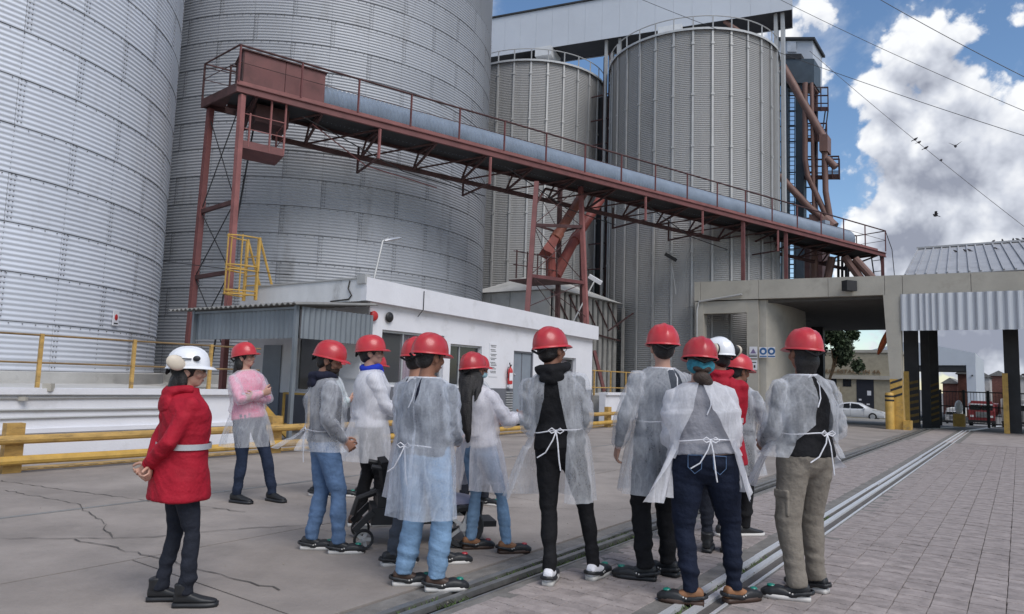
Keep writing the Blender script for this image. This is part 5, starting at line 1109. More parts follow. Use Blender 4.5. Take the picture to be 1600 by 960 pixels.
def xf(me, M4): me.transform(M4); return me
GW = [(1.50, .074, .070), (1.475, .122, .098), (1.445, .168, .118), (1.39, .196, .138), (1.30, .200, .150), (1.18, .190, .152), (1.08, .184, .146), (1.03, .190, .152), (.98, .204, .166), (.88, .219, .181), (.75, .224, .184), (.6, .224, .183), (.45, .230, .19)]
PPL = []
def person(label, pos, face, top, feet, head=(0, 0), skin='mid', arms=None, shirt=m_blk, trousers=m_blk, gown=None, hair='short', hairm=None, helmet='red', shoe='over', toe=m_green, sole=m_sole, upper=m_rub, w=1.0, lean=(0, 0), sleeve_w=1.0, legw=1.0, extras=(), fem=False, tw=1.0, group=None, glasses=False, hx=None, cw=1.0):
    """top = height of the helmet crown; feet = world (x, y, yaw) of the two ankles; angles are clockwise from +Y, in degrees."""
    tuck = 'pockets' in extras; seed = len(PPL) + 3; fr = math.radians(face); rz = -fr; root = thing('person', Vector((pos[0], pos[1], 0)), label, 'person', group, rz=rz); PPL.append(root)
    if hx is not None:                  # stance: hips shift half way to the head, the trunk leans the rest
        mx = (feet[0][0] + feet[1][0]) / 2; dx = hx - mx; pos = (mx + dx * .55, pos[1]); root.location.x = pos[0]; lv = Matrix.Rotation(-rz, 3, 'Z') @ Vector((dx * .45, 0, 0)); lean = (lean[0] - math.degrees(lv.y / .75), lean[1] + math.degrees(lv.x / .75))
    k = top / 1.806; K = Matrix.Scale(k, 4)
    def loc(x, y): v = Matrix.Rotation(-rz, 3, 'Z') @ Vector((x - pos[0], y - pos[1], 0)); return v / k
    def put(nm, me, mats=None, parent=root, sc=True):
        if sc: me.transform(K)
        if mats is not None:
            me.materials.clear()
            for m in (mats if isinstance(mats, (list, tuple)) else [mats]): me.materials.append(m)
        me.name = nm; me.polygons.foreach_set('use_smooth', [True] * len(me.polygons)); o = bpy.data.objects.new(nm, me); COL.objects.link(o); o.parent = parent; return o
    LE = Matrix.Translation((0, 0, .95)) @ Matrix.Rotation(math.radians(lean[0]), 4, 'X') @ Matrix.Rotation(math.radians(lean[1]), 4, 'Y') @ Matrix.Translation((0, 0, -.95))   # torso lean about the hips
    fl = [loc(f[0], f[1]) for f in feet]; mid = (fl[0] + fl[1]) / 2
    HO = Vector((0, 0, 0)); sw = .185 * (.92 if fem else 1) * (.5 + .5 * w)
    # legs
    legs = []
    for i, s in enumerate((-1, 1)):
        hip = Vector((s * .088 * w, -.01, .91)); yaw = math.radians(feet[i][2] - face); an = Vector((fl[i].x, fl[i].y, .085)); fd = Vector((math.sin(yaw), math.cos(yaw), 0)); LL = (an - hip).length * .5022; kn, an = ik(hip, an, LL * 1.006, LL, fd * .8 + Vector((0, .6, 0))); legs.append((hip, kn, an, yaw))
    # arms
    al = []; arms = arms or {}
    for s, nm in ((-1, 'L'), (1, 'R')):
        tgt, hint = arms.get(nm, ((s * .27, .04, .84), (s * .6, -1, 0))); sh = LE @ Vector((s * (sw - .006), -.012, 1.388)); el, wr = ik(sh, LE @ Vector(tgt), .285, .255, hint); al.append((sh, el, wr))
    HM = LE @ Matrix.Translation((0, -.01, 1.51)) @ Matrix.Rotation(-math.radians(head[0]), 4, 'Z') @ Matrix.Rotation(math.radians(head[1]), 4, 'X') @ (Matrix.Rotation(math.radians(head[2]), 4, 'Y') if len(head) > 2 else Matrix.Identity(4)) @ Matrix.Translation((0, .01, -1.51))
    # body: one continuous skin surface, finer head and hands welded into the same mesh
    b = MB(); torso(b, 0, w); b.v = [tuple(LE @ Vector(v)) for v in b.v]
    for hip, kn, an, yaw in legs: b.tube([hip + Vector((0, 0, .05)), hip, hip.lerp(kn, .5), kn, kn.lerp(an, .35), an, an - Vector((0, 0, .03))], [.08 * w, .078 * w, .06 * w, .040, .040, .032, .032], 12); fd = Vector((math.sin(yaw), math.cos(yaw), 0)); b.ell(an + fd * .05 - Vector((0, 0, .035)), (.04, .04, .035)); b.tube([an - fd * .03 - Vector((0, 0, .03)), an + fd * .15 - Vector((0, 0, .05))], [.036, .03], 8)
    for sh, el, wr in al: b.ell(sh, (.045, .045, .046)); b.tube([sh, sh.lerp(el, .5), el, el.lerp(wr, .35), wr], [.044, .041, .036, .036, .026], 10)
    body = remesh(b, .02, 4)
    hd = xf(remesh(head_mb(.92 if fem else 1.0), .0075, 4), HM)
    hs = []
    for i, s in enumerate((-1, 1)):
        sh, el, wr = al[i]; opt = arms.get('h' + 'LR'[i], (.55, 0)); d = (wr - el).normalized(); bd = opt[1]
        zax = -d; yax = Vector(opt[2]) if len(opt) > 2 else Vector((0, 1, 0)); yax = (yax - zax * yax.dot(zax)).normalized(); xax = yax.cross(zax); R = Matrix((xax, yax, zax)).transposed().to_4x4()
        hs.append(xf(remesh(hand_mb(opt[0], s, point=bd == 1), .0048, 2), Matrix.Translation(wr) @ R))
    put('body', join_meshes('body', [body, hd] + hs, [SKIN[skin]]))
    # face
    if hair != 'covered':
        for s in (-1, 1):
            b = MB(); b.ell((s * .031, .0865, 1.640), (.0125, .0075, .0065), 10, 8); e = put('eye', xf(b.mesh('eye', m_eyew), HM), m_eyew); b = MB(); b.ell((s * .031, .0925, 1.640), (.0058, .003, .0058), 8, 6); put('iris', xf(b.mesh('iris', m_lens), HM), m_lens, e)
            b = MB(); b.tube([(s * .013, .0985, 1.664), (s * .032, .0985, 1.669), (s * .05, .086, 1.662)], [.003, .0042, .0025], 6); put('eyebrow', xf(b.mesh('eyebrow', m_hair), HM), hairm or m_hair)
        b = MB(); b.ell((0, .0975, 1.5635), (.022, .0035, .0062), 12, 6); put('mouth', xf(b.mesh('mouth', m_lip), HM), m_lip)
    if glasses:
        b = MB()
        for s in (-1, 1):
            b.tube([Vector((s * .034 + .024 * math.cos(a), .104, 1.638 + .018 * math.sin(a))) for a in np.linspace(0, 2 * pi, 15)], .0022, 5, cap=False); b.tube([(s * .058, .102, 1.644), (s * .079, .03, 1.644), (s * .081, -.02, 1.632)], .0026, 5)
        b.tube([(-.011, .106, 1.642), (.011, .106, 1.642)], .0022, 5); put('glasses', xf(b.mesh('glasses', m_lens), HM), m_lens)
    # hair
    hmat = hairm or m_hair
    def hairmesh(b, seed_=1, vox=.009, amp=.0035, fz=(1, 1, .25)):
        me = remesh(b, vox, 2); wrinkle(me, seed + seed_, amp, (2.6, 2.6, .5)); return me
    b = MB()
    if hair in ('short', 'bob', 'long', 'straight', 'net', 'crop'):
        t = .006 if hair == 'crop' else .011
        b.ell((0, -.024, 1.655), (.077 + t, .092 + t, .09 + t), 18, 12); b.ell((0, -.052, 1.604), (.064 + t, .055 + t * .6, .062), 16, 10)
        for s in (-1, 1): b.ell((s * .068, .012, 1.655), (.014 + t * .5, .034, .036), 10, 8)
        if hair == 'bob': b.ell((0, -.052, 1.575), (.088, .068, .085), 16, 10); b.ell((0, -.05, 1.52), (.074, .056, .06), 16, 10)
        me = xf(hairmesh(b, 1, .010), HM); hob = put('hair', me, hmat)
    if hair in ('long', 'straight'):
        b = MB()
        if hair == 'long': b.tube([(0, -.055, 1.64), (0, -.078, 1.56), (.0, -.105, 1.48), (.01, -.115, 1.42)], [(.08, .05), (.088, .05), (.088, .042), (.05, .025)], 14); b.ell((-.075, -.03, 1.56), (.03, .045, .09)); b.ell((.072, -.03, 1.57), (.028, .04, .08))
        else:
            b.tube([(-.02, -.055, 1.64), (-.012, -.098, 1.55), (-.005, -.150, 1.43), (.0, -.185, 1.27), (.005, -.198, 1.10), (.01, -.196, .99)], [(.085, .05), (.088, .055), (.066, .04), (.056, .035), (.045, .028), (.02, .012)], 14); b.tube([(.06, -.03, 1.62), (.082, -.04, 1.54), (.092, -.10, 1.44), (.085, -.15, 1.34)], [(.03, .04), (.04, .035), (.034, .028), (.01, .01)], 12)
        put('long_hair', xf(hairmesh(b, 2, .010, .006), HM), hmat)
    if hair == 'net':
        b = MB(); b.ell((0, -.035, 1.60), (.098, .092, .072), 18, 12); me = remesh(b, .01, 1); wrinkle(me, seed, .006, (2, 2, 2)); put('hair_net', xf(me, HM), m_net); b = MB(); b.ell((0, -.095, 1.575), (.066, .03, .03)); put('hair_gap', xf(b.mesh('hair', hmat), HM), hmat)
        b = MB(); b.ell((.0, -.10, 1.515), (.062, .042, .045)); b.ell((.03, -.085, 1.49), (.055, .045, .04)); put('hair_bun', xf(hairmesh(b, 3), HM), hmat)
    # helmet
    if helmet:
        hm = m_helm if helmet == 'red' else m_helw; b = MB(); nseg = 40; rings = []
        zb = 1.660
        def dome(f):       # f 0 rim .. 1 crown
            out = []; a = f * pi / 2
            for j in range(nseg):
                th = 2 * pi * j / nseg; x, y = math.cos(th), math.sin(th); rx, ry = .120, .146; q = math.cos(a) ** .82; X = rx * x * q; Y_ = -.008 + ry * y * q; Z_ = zb + .146 * math.sin(a) ** .92
                rid = .009 * math.exp(-(X / .017) ** 2) * min(1, f * 2.2) + .0055 * (math.exp(-((abs(X) - .054) / .011) ** 2)) * min(1, f * 2)
                nrm = Vector((X / rx, (Y_ + .008) / ry, math.sin(a))).normalized(); out.append(Vector((X, Y_, Z_)) + nrm * rid)
            return out
        for f in (0, .06, .15, .28, .42, .56, .70, .82, .92, .985): rings.append(dome(f))
        b.loft(rings, cap=False); b.add([v for v in rings[-1]], [tuple(range(nseg))])
        hob = put('helmet', xf(b.mesh('helmet', hm), HM), hm)
        b = MB(); rr_ = []
        for dr, dz in ((.0, .006), (.004, .001), (.0075, -.004), (.0075, -.009), (.003, -.008), (-.006, -.002)):
            ring = []
            for j in range(nseg):
                th = 2 * pi * j / nseg; x, y = math.cos(th), math.sin(th); pk = max(0, y) ** 2.2; e = dr * (1 + 5.5 * pk) if dr > 0 else dr; ring.append(Vector(((.120 + e) * x, -.008 + (.146 + e) * y, zb + dz - .012 * pk * (dr > .005))))
            rr_.append(ring)
        b.loft(rr_ + [rr_[0]], cap=False); put('helmet_brim', xf(b.mesh('brim', hm), HM), hm, hob)
        b = MB(); b.lathe([(.117, zb - .012), (.117, zb + .01)], 24, (0, -.008, 0)); b.tube([(-.07, -.135, zb - .015), (0, -.15, zb - .045), (.07, -.135, zb - .015)], .009, 6); put('suspension', xf(b.mesh('suspension', m_blk), HM), m_blk, hob)
        if 'muffs' in extras:
            for s in (-1, 1):
                c = Vector((s * .136, -.070, 1.692)); R = Matrix.Rotation(s * .35, 3, 'Z') @ Matrix.Rotation(-.5, 3, 'X'); b = MB(); b.ell(c, (.026, .068, .052), 14, 10, R); put('ear_muff', xf(b.mesh('muff', m_cream), HM), m_cream, hob); b = MB(); b.ell(c - Vector((s * .024, 0, 0)), (.020, .066, .053), 12, 8, R); b.bar(c + Vector((-s * .008, .03, .03)), Vector((s * .118, .03, 1.72)), .012, .006); put('muff_cushion', xf(b.mesh('cushion', m_rub), HM), m_rub, hob)
            b = MB(); b.ell((-.112, .062, 1.722), (.010, .026, .020)); b.ell((-.106, .045, 1.735), (.010, .016, .016)); b.ell((.112, .062, 1.722), (.010, .026, .02)); put('black_emblem', xf(b.mesh('emblem', m_rub), HM), m_rub, hob); b = MB(); b.ell((-.088, .098, 1.742), (.008, .014, .016)); put('red_emblem', xf(b.mesh('emblem', m_redpaint), HM), m_redtoe, hob)
    # trousers
    b = MB(); torso(b, .014, w, .8, 1.07)
    for hip, kn, an, yaw in legs: c = an + Vector((0, 0, -.005)); b.tube([hip + Vector((0, 0, .10)), hip, hip.lerp(kn, .45), kn, kn.lerp(an, .4), an.lerp(kn, .12), c], [(.09 * w * (.6 + .4 * legw)), .099 * w * (.7 + .3 * legw), .088 * w * (.65 + .35 * legw), .066 * legw * (.6 + .4 * w), .064 * legw, .053 * legw, .054 * legw], 14)
    me = remesh(b, .0125, 3)
    kz = [l[1].z for l in legs]
    wrinkle(me, seed, .0125, (.55, .55, 1.5), lambda co: .30 + .95 * np.exp(-((co[:, 2] - .2) / .13) ** 2) + .55 * np.exp(-((co[:, 2] - .5) / .07) ** 2) + .5 * np.exp(-((co[:, 2] - .83) / .06) ** 2)); tro = put('trousers', me, trousers)
    if 'pockets' in extras:
        for s in (-1, 1):
            b = MB(); p = [(s * .035, 1.0), (s * .125, .995), (s * .125, .915), (s * .082, .875), (s * .04, .91), (s * .035, 1.0)]; b.tube([Vector((x, -.012 - math.sqrt(max(0, 1 - (x / (.182 * w)) ** 2)) * (.137 * w), z)) for x, z in p], .0024, 5); put('pocket_stitching', b.mesh('stitch', m_jeann), m_jean, tro)
        b = MB(); torso(b, .0175, w, .99, 1.07); me = remesh(b, .012, 1); put('waistband', me, trousers, tro)
    if 'cargo' in extras:
        hip, kn, an, yaw = legs[0]; c = hip.lerp(kn, .72); b = MB(); R = Matrix.Rotation(.25, 3, 'Z'); b.box(c + Vector((-.068, -.02, 0)), (.028, .11, .15), R); b.box(c + Vector((-.074, -.02, .075)), (.03, .118, .05), R); me = remesh(b, .009, 3); put('cargo_pocket', me, trousers, tro)
    # upper garment
    longc = 'coat' in extras
    b = MB(); add = .030 if longc else .013
    if longc:
        rings = []
        for z, a, d, y in [(.73, .232, .178, -.01), (.745, .234, .18, -.01), (.88, .215, .17, -.01), (1.02, .188, .15, -.005), (1.12, .182, .142, 0), (1.22, .192, .146, 0), (1.32, .202, .146, -.004), (1.39, .196, .13, -.01), (1.44, .155, .105, -.016), (1.48, .10, .088, -.018), (1.515, .082, .078, -.014)]: rings.append([Vector((a * w * cw * math.cos(t), y + d * cw * math.sin(t), z)) for t in np.linspace(0, 2 * pi, 25)[:-1]])
        b.loft(rings)
    else: torso(b, add, w, 1.05, 1.49, n=22); torso(b, add + .008, w, .91 if not tuck else .97, 1.12, n=22)
    if fem and not longc: b.ell((.06, .082, 1.28), (.07, .05, .06)); b.ell((-.06, .082, 1.28), (.07, .05, .06))
    b.v = [tuple(LE @ Vector(v)) for v in b.v]
    for sh, el, wr in al:
        q = 1.22 if longc else 1.0; b.ell(sh, (.057 * q, .056 * q, .054 * q)); b.tube([sh, sh.lerp(el, .5), el, el.lerp(wr, .4), wr.lerp(el, .04)], [.055 * q * tw, .051 * q * tw, .047 * q * tw, .045 * q * tw, .036 * q], 12)
    me = remesh(b, .0125, 3); wrinkle(me, seed + 7, .0085 if longc else .0065, (1, 1, 1.1)); up = put('jacket' if longc else 'top', me, shirt)
    if longc:
        b = MB(); rings = []
        for z, g_ in ((1.085, .006), (1.085, .0125), (1.125, .0125), (1.125, .006)): rings.append([LE @ Vector(((.188 * w * cw + g_) * math.cos(t), (.150 * cw + g_) * math.sin(t), z)) for t in np.linspace(0, 2 * pi, 33)[:-1]])
        b.loft(rings + [rings[0]], cap=False); put('reflective_band', b.mesh('band', m_silver), m_silver, up)
        for sh, el, wr in al:
            q0, q1 = el.lerp(wr, .93), el.lerp(wr, 1.0); b = MB(); b.tube([q0, q1], [.049, .047], 14); put('cuff', b.mesh('cuff', shirt), shirt, up)
        b = MB(); b.tube([(-.10, .01, 1.50), (-.095, -.06, 1.505), (-.06, -.11, 1.485), (0, -.13, 1.475), (.06, -.11, 1.485), (.095, -.06, 1.505), (.10, .01, 1.50)], [.03, .034, .04, .045, .04, .034, .03], 10); b.ell((0, -.135, 1.395), (.105, .05, .085)); b.ell((0, -.15, 1.31), (.05, .03, .06)); b.v = [tuple(LE @ Vector(v)) for v in b.v]; me = remesh(b, .011, 3); wrinkle(me, seed + 9, .010); put('hood', me, shirt, up)
    hoodm = [e for e in extras if isinstance(e, tuple) and e[0] == 'hood']
    if hoodm:
        b = MB(); b.tube([(-.03, .085, 1.47), (-.085, .05, 1.49), (-.105, -.02, 1.505), (-.085, -.085, 1.50), (0, -.115, 1.485), (.085, -.085, 1.50), (.105, -.02, 1.505), (.085, .05, 1.49), (.03, .085, 1.47)], [.026, .032, .036, .042, .046, .042, .036, .032, .026], 10); b.ell((0, -.115, 1.435), (.10, .042, .055)); b.v = [tuple(LE @ Vector(v)) for v in b.v]; me = remesh(b, .011, 3); wrinkle(me, seed + 9, .009); put('hood', me, hoodm[0][1], up)
    if 'scarf' in extras:
        b = MB(); b.tube([Vector((.092 * math.cos(a), -.012 + .085 * math.sin(a), 1.488 + .012 * math.sin(a * 2))) for a in np.linspace(0, 2 * pi, 19)], .032, 9); b.ell((0, .085, 1.455), (.06, .03, .045)); b.v = [tuple(LE @ Vector(v)) for v in b.v]; me = remesh(b, .010, 2); wrinkle(me, seed, .007); put('blue_collar', me, m_bluec, up)
    # shoes
    for i, (hip, kn, an, yaw) in enumerate(legs):
        R = Matrix.Translation((an.x, an.y, 0)) @ Matrix.Rotation(-yaw, 4, 'Z'); z0 = max(0.0, an.z - .085); st_ = shoe
        b = MB(); sec = [(-.078, .026, .030, .085), (-.066, .034, .024, .108), (-.03, .037, .022, .115), (.01, .038, .022, .112), (.05, .042, .022, .092), (.10, .046, .022, .072), (.15, .045, .022, .060), (.19, .036, .024, .052), (.212, .02, .028, .044)]
        rings = [[Vector((wd * math.copysign(abs(math.cos(t)) ** .7, math.cos(t)), y, lo + (hi - lo) * (.5 + .5 * math.copysign(abs(math.sin(t)) ** .7, math.sin(t))))) for t in np.linspace(0, 2 * pi, 17)[:-1]] for y, wd, lo, hi in sec]
        if st_ == 'boot':
            b.tube([(0, -.02, .09), (0, -.022, .13), (0, -.026, .165)], [(.05, .056), (.05, .054), (.052, .056)], 14)
        b.loft(rings); me = remesh(b, .009, 2); s_o = put('shoe', xf(me, R), upper)
        b = MB(); rings = [[Vector((wd * 1.10 * math.copysign(abs(math.cos(t)) ** .6, math.cos(t)), y * 1.02, zz)) for y, wd, t in [(yy, ww, tt) for yy, ww, tt in []]] for zz in ()]
        out = [Vector((wd * 1.12 + .002, y * 1.03, 0)) for y, wd, lo, hi in sec] + [Vector((-wd * 1.12 - .002, y * 1.03, 0)) for y, wd, lo, hi in reversed(sec)]
        b.prism(out, (0, 0, .0), (0, 0, .030)); so_ = put('sole', xf(b.mesh('sole', sole, smooth=0), R), sole, s_o)
        if st_ == 'over':
            b = MB(); ov = [(.005, .043, .004, .045), (.04, .049, .004, .058), (.08, .054, .004, .078), (.12, .055, .004, .084), (.17, .053, .004, .076), (.208, .042, .005, .060), (.232, .022, .010, .044)]
            b.loft([[Vector((wd * math.copysign(abs(math.cos(t)) ** .75, math.cos(t)), y, lo + (hi - lo) * (.5 + .5 * math.copysign(abs(math.sin(t)) ** .75, math.sin(t))))) for t in np.linspace(0, 2 * pi, 17)[:-1]] for y, wd, lo, hi in ov])
            b.tube([(.050, .05, .035), (.050, -.03, .050), (.040, -.082, .058), (0, -.102, .060), (-.040, -.082, .058), (-.050, -.03, .050), (-.050, .05, .035)], [(.009, .016)] * 7, 8); me = remesh(b, .008, 2); oc = put('toe_guard', xf(me, R), m_rub, s_o)
            b = MB(); b.ell((0, .165, .076), (.026, .028, .012), 12, 6); put('toe_window', xf(b.mesh('toe', toe), R), toe, oc)
            b = MB()
            for s in (-1, 1):
                for dy in (0, .018): b.ell((s * .056, .035 + dy, .046 + dy * .3), (.004, .006, .006), 8, 5)
            tag(put('rivet', xf(b.mesh('rivet', m_sole), R), m_sole, oc), kind='stuff')
    # gown
    if gown:
        gm = gown.get('mat', m_gown); hem = gown.get('hem', .55); gaps = gown.get('gap', [(1.5, 4, 4), (1.03, 6, 6), (.4, 8, 8)]); fl_ = gown.get('flare', []); b = MB(); nang = 60; rg = np.random.RandomState(seed + 31); ph = rg.rand(8) * 6.3; gw = w * gown.get('w', 1.0); zs = list(np.linspace(1.49, hem, 34)); rings = []
        hang = gown.get('hang', 1.0)
        for z in zs:
            zz = [g_[0] for g_ in GW][::-1]; a = float(np.interp(z, zz, [g_[1] for g_ in GW][::-1])); d = float(np.interp(z, zz, [g_[2] for g_ in GW][::-1])); gl = math.radians(float(np.interp(z, [g_[0] for g_ in gaps][::-1], [g_[1] for g_ in gaps][::-1]))); gr_ = math.radians(float(np.interp(z, [g_[0] for g_ in gaps][::-1], [g_[2] for g_ in gaps][::-1])))
            if z > 1.3: a = a * (.5 + .5 * w); d = d * (.6 + .4 * w)
            else: a *= gw; d *= gw
            dn = max(0, (1.03 - z)); amp = (.004 + .048 * dn) * hang + (.006 if z < 1.35 else .002); ring = []
            for j in range(nang + 1):
                th = -pi / 2 + gr_ + (2 * pi - gl - gr_) * j / nang
                f = math.sin(5 * th + ph[0] + 1.2 * z) * .5 + math.sin(9 * th + ph[1] - 2 * z) * .38 + math.sin(16 * th + ph[2] + 3 * z) * .22 + .25 * math.sin(23 * th + ph[5]) * (1 if abs(z - 1.03) < .12 else .3)
                r_ = 1 + 0; ex = amp * (f + .5)
                if z > 1.03: ex = amp * abs(f) + (.011 * (1 + math.sin(14 * z + 3 * th + ph[3])) + .006 * (1 + math.sin(31 * z - 4 * th + ph[4]))) * min(1, max(0, (1.42 - z) / .1))
                for (fa, am, z_top) in fl_:
                    c_ = max(0, math.cos(th - math.radians(fa))); ex += am * c_ ** 3 * max(0, min(1, (z_top - z) / max(.05, z_top - hem))) ** 1.1
                p = Vector(((a + ex) * math.cos(th), (d + ex) * math.sin(th) - .004, z))
                ring.append(LE @ p if z > .95 else p + (LE @ Vector((0, 0, .95)) - Vector((0, 0, .95))))
            rings.append(ring)
        b.loft(rings, cap=False, close=False)
        for i, (sh, el, wr) in enumerate(al):
            s = (-1, 1)[i]; ins = sh + Vector((-s * .065, 0, .006)); pts = [ins, sh, sh.lerp(el, .35), sh.lerp(el, .7), el, el.lerp(wr, .3), el.lerp(wr, .6), wr.lerp(el, .12), wr]; q = sleeve_w; rad = [.050, .064 * q, .067 * q, .064 * q, .061 * q, .060 * q, .056 * q, .050, .033]
            # denser rings for wrinkles
            P2 = []; R2 = []
            for a_, c_, r0_, r1_ in zip(pts[:-1], pts[1:], rad[:-1], rad[1:]):
                nn_ = max(2, int((c_ - a_).length / .016))
                for t_ in range(nn_): f = t_ / nn_; P2.append(a_.lerp(c_, f)); R2.append(r0_ + (r1_ - r0_) * f)
            P2.append(pts[-1]); R2.append(rad[-1])
            bb = MB(); bb.tube(P2, R2, 20, cap=False); v2 = []
            for idx, v in enumerate(bb.v):
                q_ = idx // 20; c0 = P2[q_]; dv = Vector(v) - c0; th = 2 * pi * (idx % 20) / 20; u_ = q_ / len(P2); v2.append(c0 + dv * (1 + .075 * math.sin(q_ * .62 + 2.0 * math.sin(th + ph[6]) + ph[7]) + .05 * math.sin(q_ * 1.3 + 3 * th + ph[i])))
            b.add(v2, bb.f)
        go = put('gown', b.mesh('gown', gm, smooth=180, recalc=False), gm)
        for (corner) in gown.get('flaps', []):       # loose panels: four corners, local coordinates
            p00, p01, p10, p11 = [Vector(c) for c in corner]; b = MB(); R_ = []
            for i in range(19):
                f = i / 18; r_ = []
                for j in range(13): h_ = j / 12; p = p00.lerp(p01, h_).lerp(p10.lerp(p11, h_), f); nrm = (p01 - p00).cross(p10 - p00).normalized(); r_.append(p + nrm * (.022 * math.sin(h_ * 9 + f * 2 + ph[0]) * (.3 + f) + .012 * math.sin(h_ * 17 + ph[1] + f * 4)))
                R_.append(r_)
            b.loft(R_, cap=False, close=False); put('gown_flap', b.mesh('flap', gm, smooth=180, recalc=False), gown.get('flapmat', m_gownd), go)
        # ties: neck tie and waist tie with hanging ends
        b = MB()
        if gown.get('tie', True):
            ring = [LE @ Vector((( .178 * gw) * math.cos(t), (.146 * gw) * math.sin(t) - .004, gown.get('tz', 1.03) + .006 * math.sin(3 * t))) for t in np.linspace(-pi / 2, 1.5 * pi, 41)]; b.tube(ring, .0045, 5)
            kx = gown.get('kx', .02); k0 = LE @ Vector((kx, -.152 * gw, gown.get('tz', 1.03)))
            for s in (-1, 1) if gown.get('bow', True) else ():
                b.tube([k0, k0 + Vector((s * .03, -.012, .022)), k0 + Vector((s * .055, -.012, .004)), k0 + Vector((s * .03, -.012, -.014)), k0], .0045, 5)
            if gown.get('bow', True): b.tube([k0, k0 + Vector((-.02, -.015, -.06)), k0 + Vector((-.07, -.01, -.15)), k0 + Vector((-.13, 0, -.19))], .0048, 5); b.tube([k0, k0 + Vector((.015, -.016, -.08)), k0 + Vector((.028, -.02, -.2)), k0 + Vector((.04, -.015, -.27))], .0048, 5)
        if gown.get('neck', True):
            n0 = LE @ Vector((gown.get('nx', .02), -.083, 1.475)); b.tube([n0, n0 + Vector((-.04, -.01, .0)), n0 + Vector((-.06, -.012, -.03))], .005, 5); b.tube([n0, n0 + Vector((.02, -.03, -.06)), n0 + Vector((.01, -.055, -.15)), n0 + Vector((-.015, -.06, -.21))], .005, 5); b.tube([LE @ Vector((.088 * math.cos(t), .076 * math.sin(t) - .014, 1.482)) for t in np.linspace(-pi / 2, 1.5 * pi, 25)], .0065, 6)
        if b.v: tag(put('gown_tie', b.mesh('tie', m_whitec), m_whitec, go), kind='stuff')
    if 'beard' in extras:
        b = MB(); b.ell((0, .048, 1.553), (.057, .052, .036), 16, 10); b.ell((0, .070, 1.566), (.036, .036, .028), 14, 8)
        for s in (-1, 1): b.ell((s * .061, .018, 1.585), (.010, .030, .042), 8, 8)
        put('beard', xf(remesh(b, .008, 2), HM), m_beard)
    if 'mask' in extras:
        b = MB(); b.ell((0, .062, 1.572), (.06, .056, .046), 14, 8); put('face_mask', xf(b.mesh('mask', m_mask), HM), m_mask)
        b = MB()
        for s in (-1, 1): b.ell((s * .033, .094, 1.640), (.033, .013, .024), 12, 8); b.tube([(s * .06, .095, 1.645), (s * .083, -.01, 1.64)], .004, 5)
        put('sunglasses', xf(b.mesh('sunglasses', m_lens), HM), m_lens)
    return root, al, HM, LE, k
DN = lambda s, x=.27, y=.03, z=.86: ((s * x, y, z), (s * .5, -1, 0))
FRONT = dict(L=((-.10, .26, 1.08), (-.30, -1, -.55)), R=((.10, .26, 1.08), (.30, -1, -.55)), hL=(.5, 0, (.3, .2, 1)), hR=(.5, 0, (-.3, .2, 1)))
FOLD = dict(L=((.05, .19, 1.16), (-1, -.1, -.5)), R=((-.05, .225, 1.20), (1, -.1, -.5)), hL=(1.1, 0, (0, .3, 1)), hR=(1.1, 0, (0, .3, 1)))
PKT = dict(L=((-.20, .12, .93), (-.6, -1, -.1)), R=((.20, .12, .93), (.6, -1, -.1)))
BACK = dict(L=((.0, -.20, .955), (-1, -.05, 0)), R=((.02, -.225, .975), (1, -.05, 0)), hL=(1.0, 0, (0, 0, 1)), hR=(1.1, 0, (0, 0, 1)))
person('woman in red jacket and white ear muff helmet, hands behind her back', (-2.07, 4.56), 52, 1.60, ((-2.17, 4.62, 78), (-1.96, 4.52, 80)), hx=-2.06, cw=1.14, head=(22, 2), skin='fair', arms=BACK, shirt=m_redc, trousers=m_navyt, hair='long', helmet='white', shoe='boot', upper=m_rub, sole=m_rub, extras=('muffs', 'coat'), fem=True, w=.98, legw=.9, glasses=True)
person('woman with folded arms in pink top under white gown', (-2.80, 8.11), 128, 1.79, ((-2.66, 8.2, 120), (-3.0, 8.03, 110)), hx=-3.05, head=(-28, 4), skin='fair', arms=FOLD, shirt=m_pinkc, trousers=m_jeann, hair='long', upper=m_rub, shoe='flat', sole=m_rub, fem=True, w=1.0, glasses=True, gown=dict(mat=m_gown, hem=.62, flare=[(200, .14, 1.0), (250, .16, 1.0), (-20, .05, .9)], gap=[(1.5, 2, 2), (.4, 25, 25)], tie=False, neck=False), sleeve_w=1.06)
person('bearded man in jeans, dark hood over his sheer gown, looking down', (-1.49, 5.99), 62, 1.74, ((-1.62, 6.05, 84), (-1.36, 5.94, 80)), hx=-1.56, head=(28, -13), skin='mid', arms=dict(L=((-.2, .2, .93), (-.6, -1, -.1)), R=((.2, .12, .93), (.6, -1, -.1))), shirt=m_navy, trousers=m_jean, hair='crop', extras=('beard', ('hood', m_navy)), w=1.02, legw=1.08, toe=m_green, gown=dict(hem=.86, gap=[(1.5, 3, 3), (1.1, 5, 5), (.4, 22, 22)], kx=-.05, flare=[(235, .26, 1.05), (10, .06, 1.0)], neck=False), sleeve_w=1.03)
person('person in a mint green gown mostly hidden behind the bearded man', (-2.15, 8.57), 105, 1.73, ((-2.28, 8.62, 100), (-2.0, 8.66, 95)), head=(10, 0), skin='fair', arms=FOLD, shirt=m_mint, trousers=m_navyt, gown=dict(mat=m_gownd, hem=.75), w=.95)
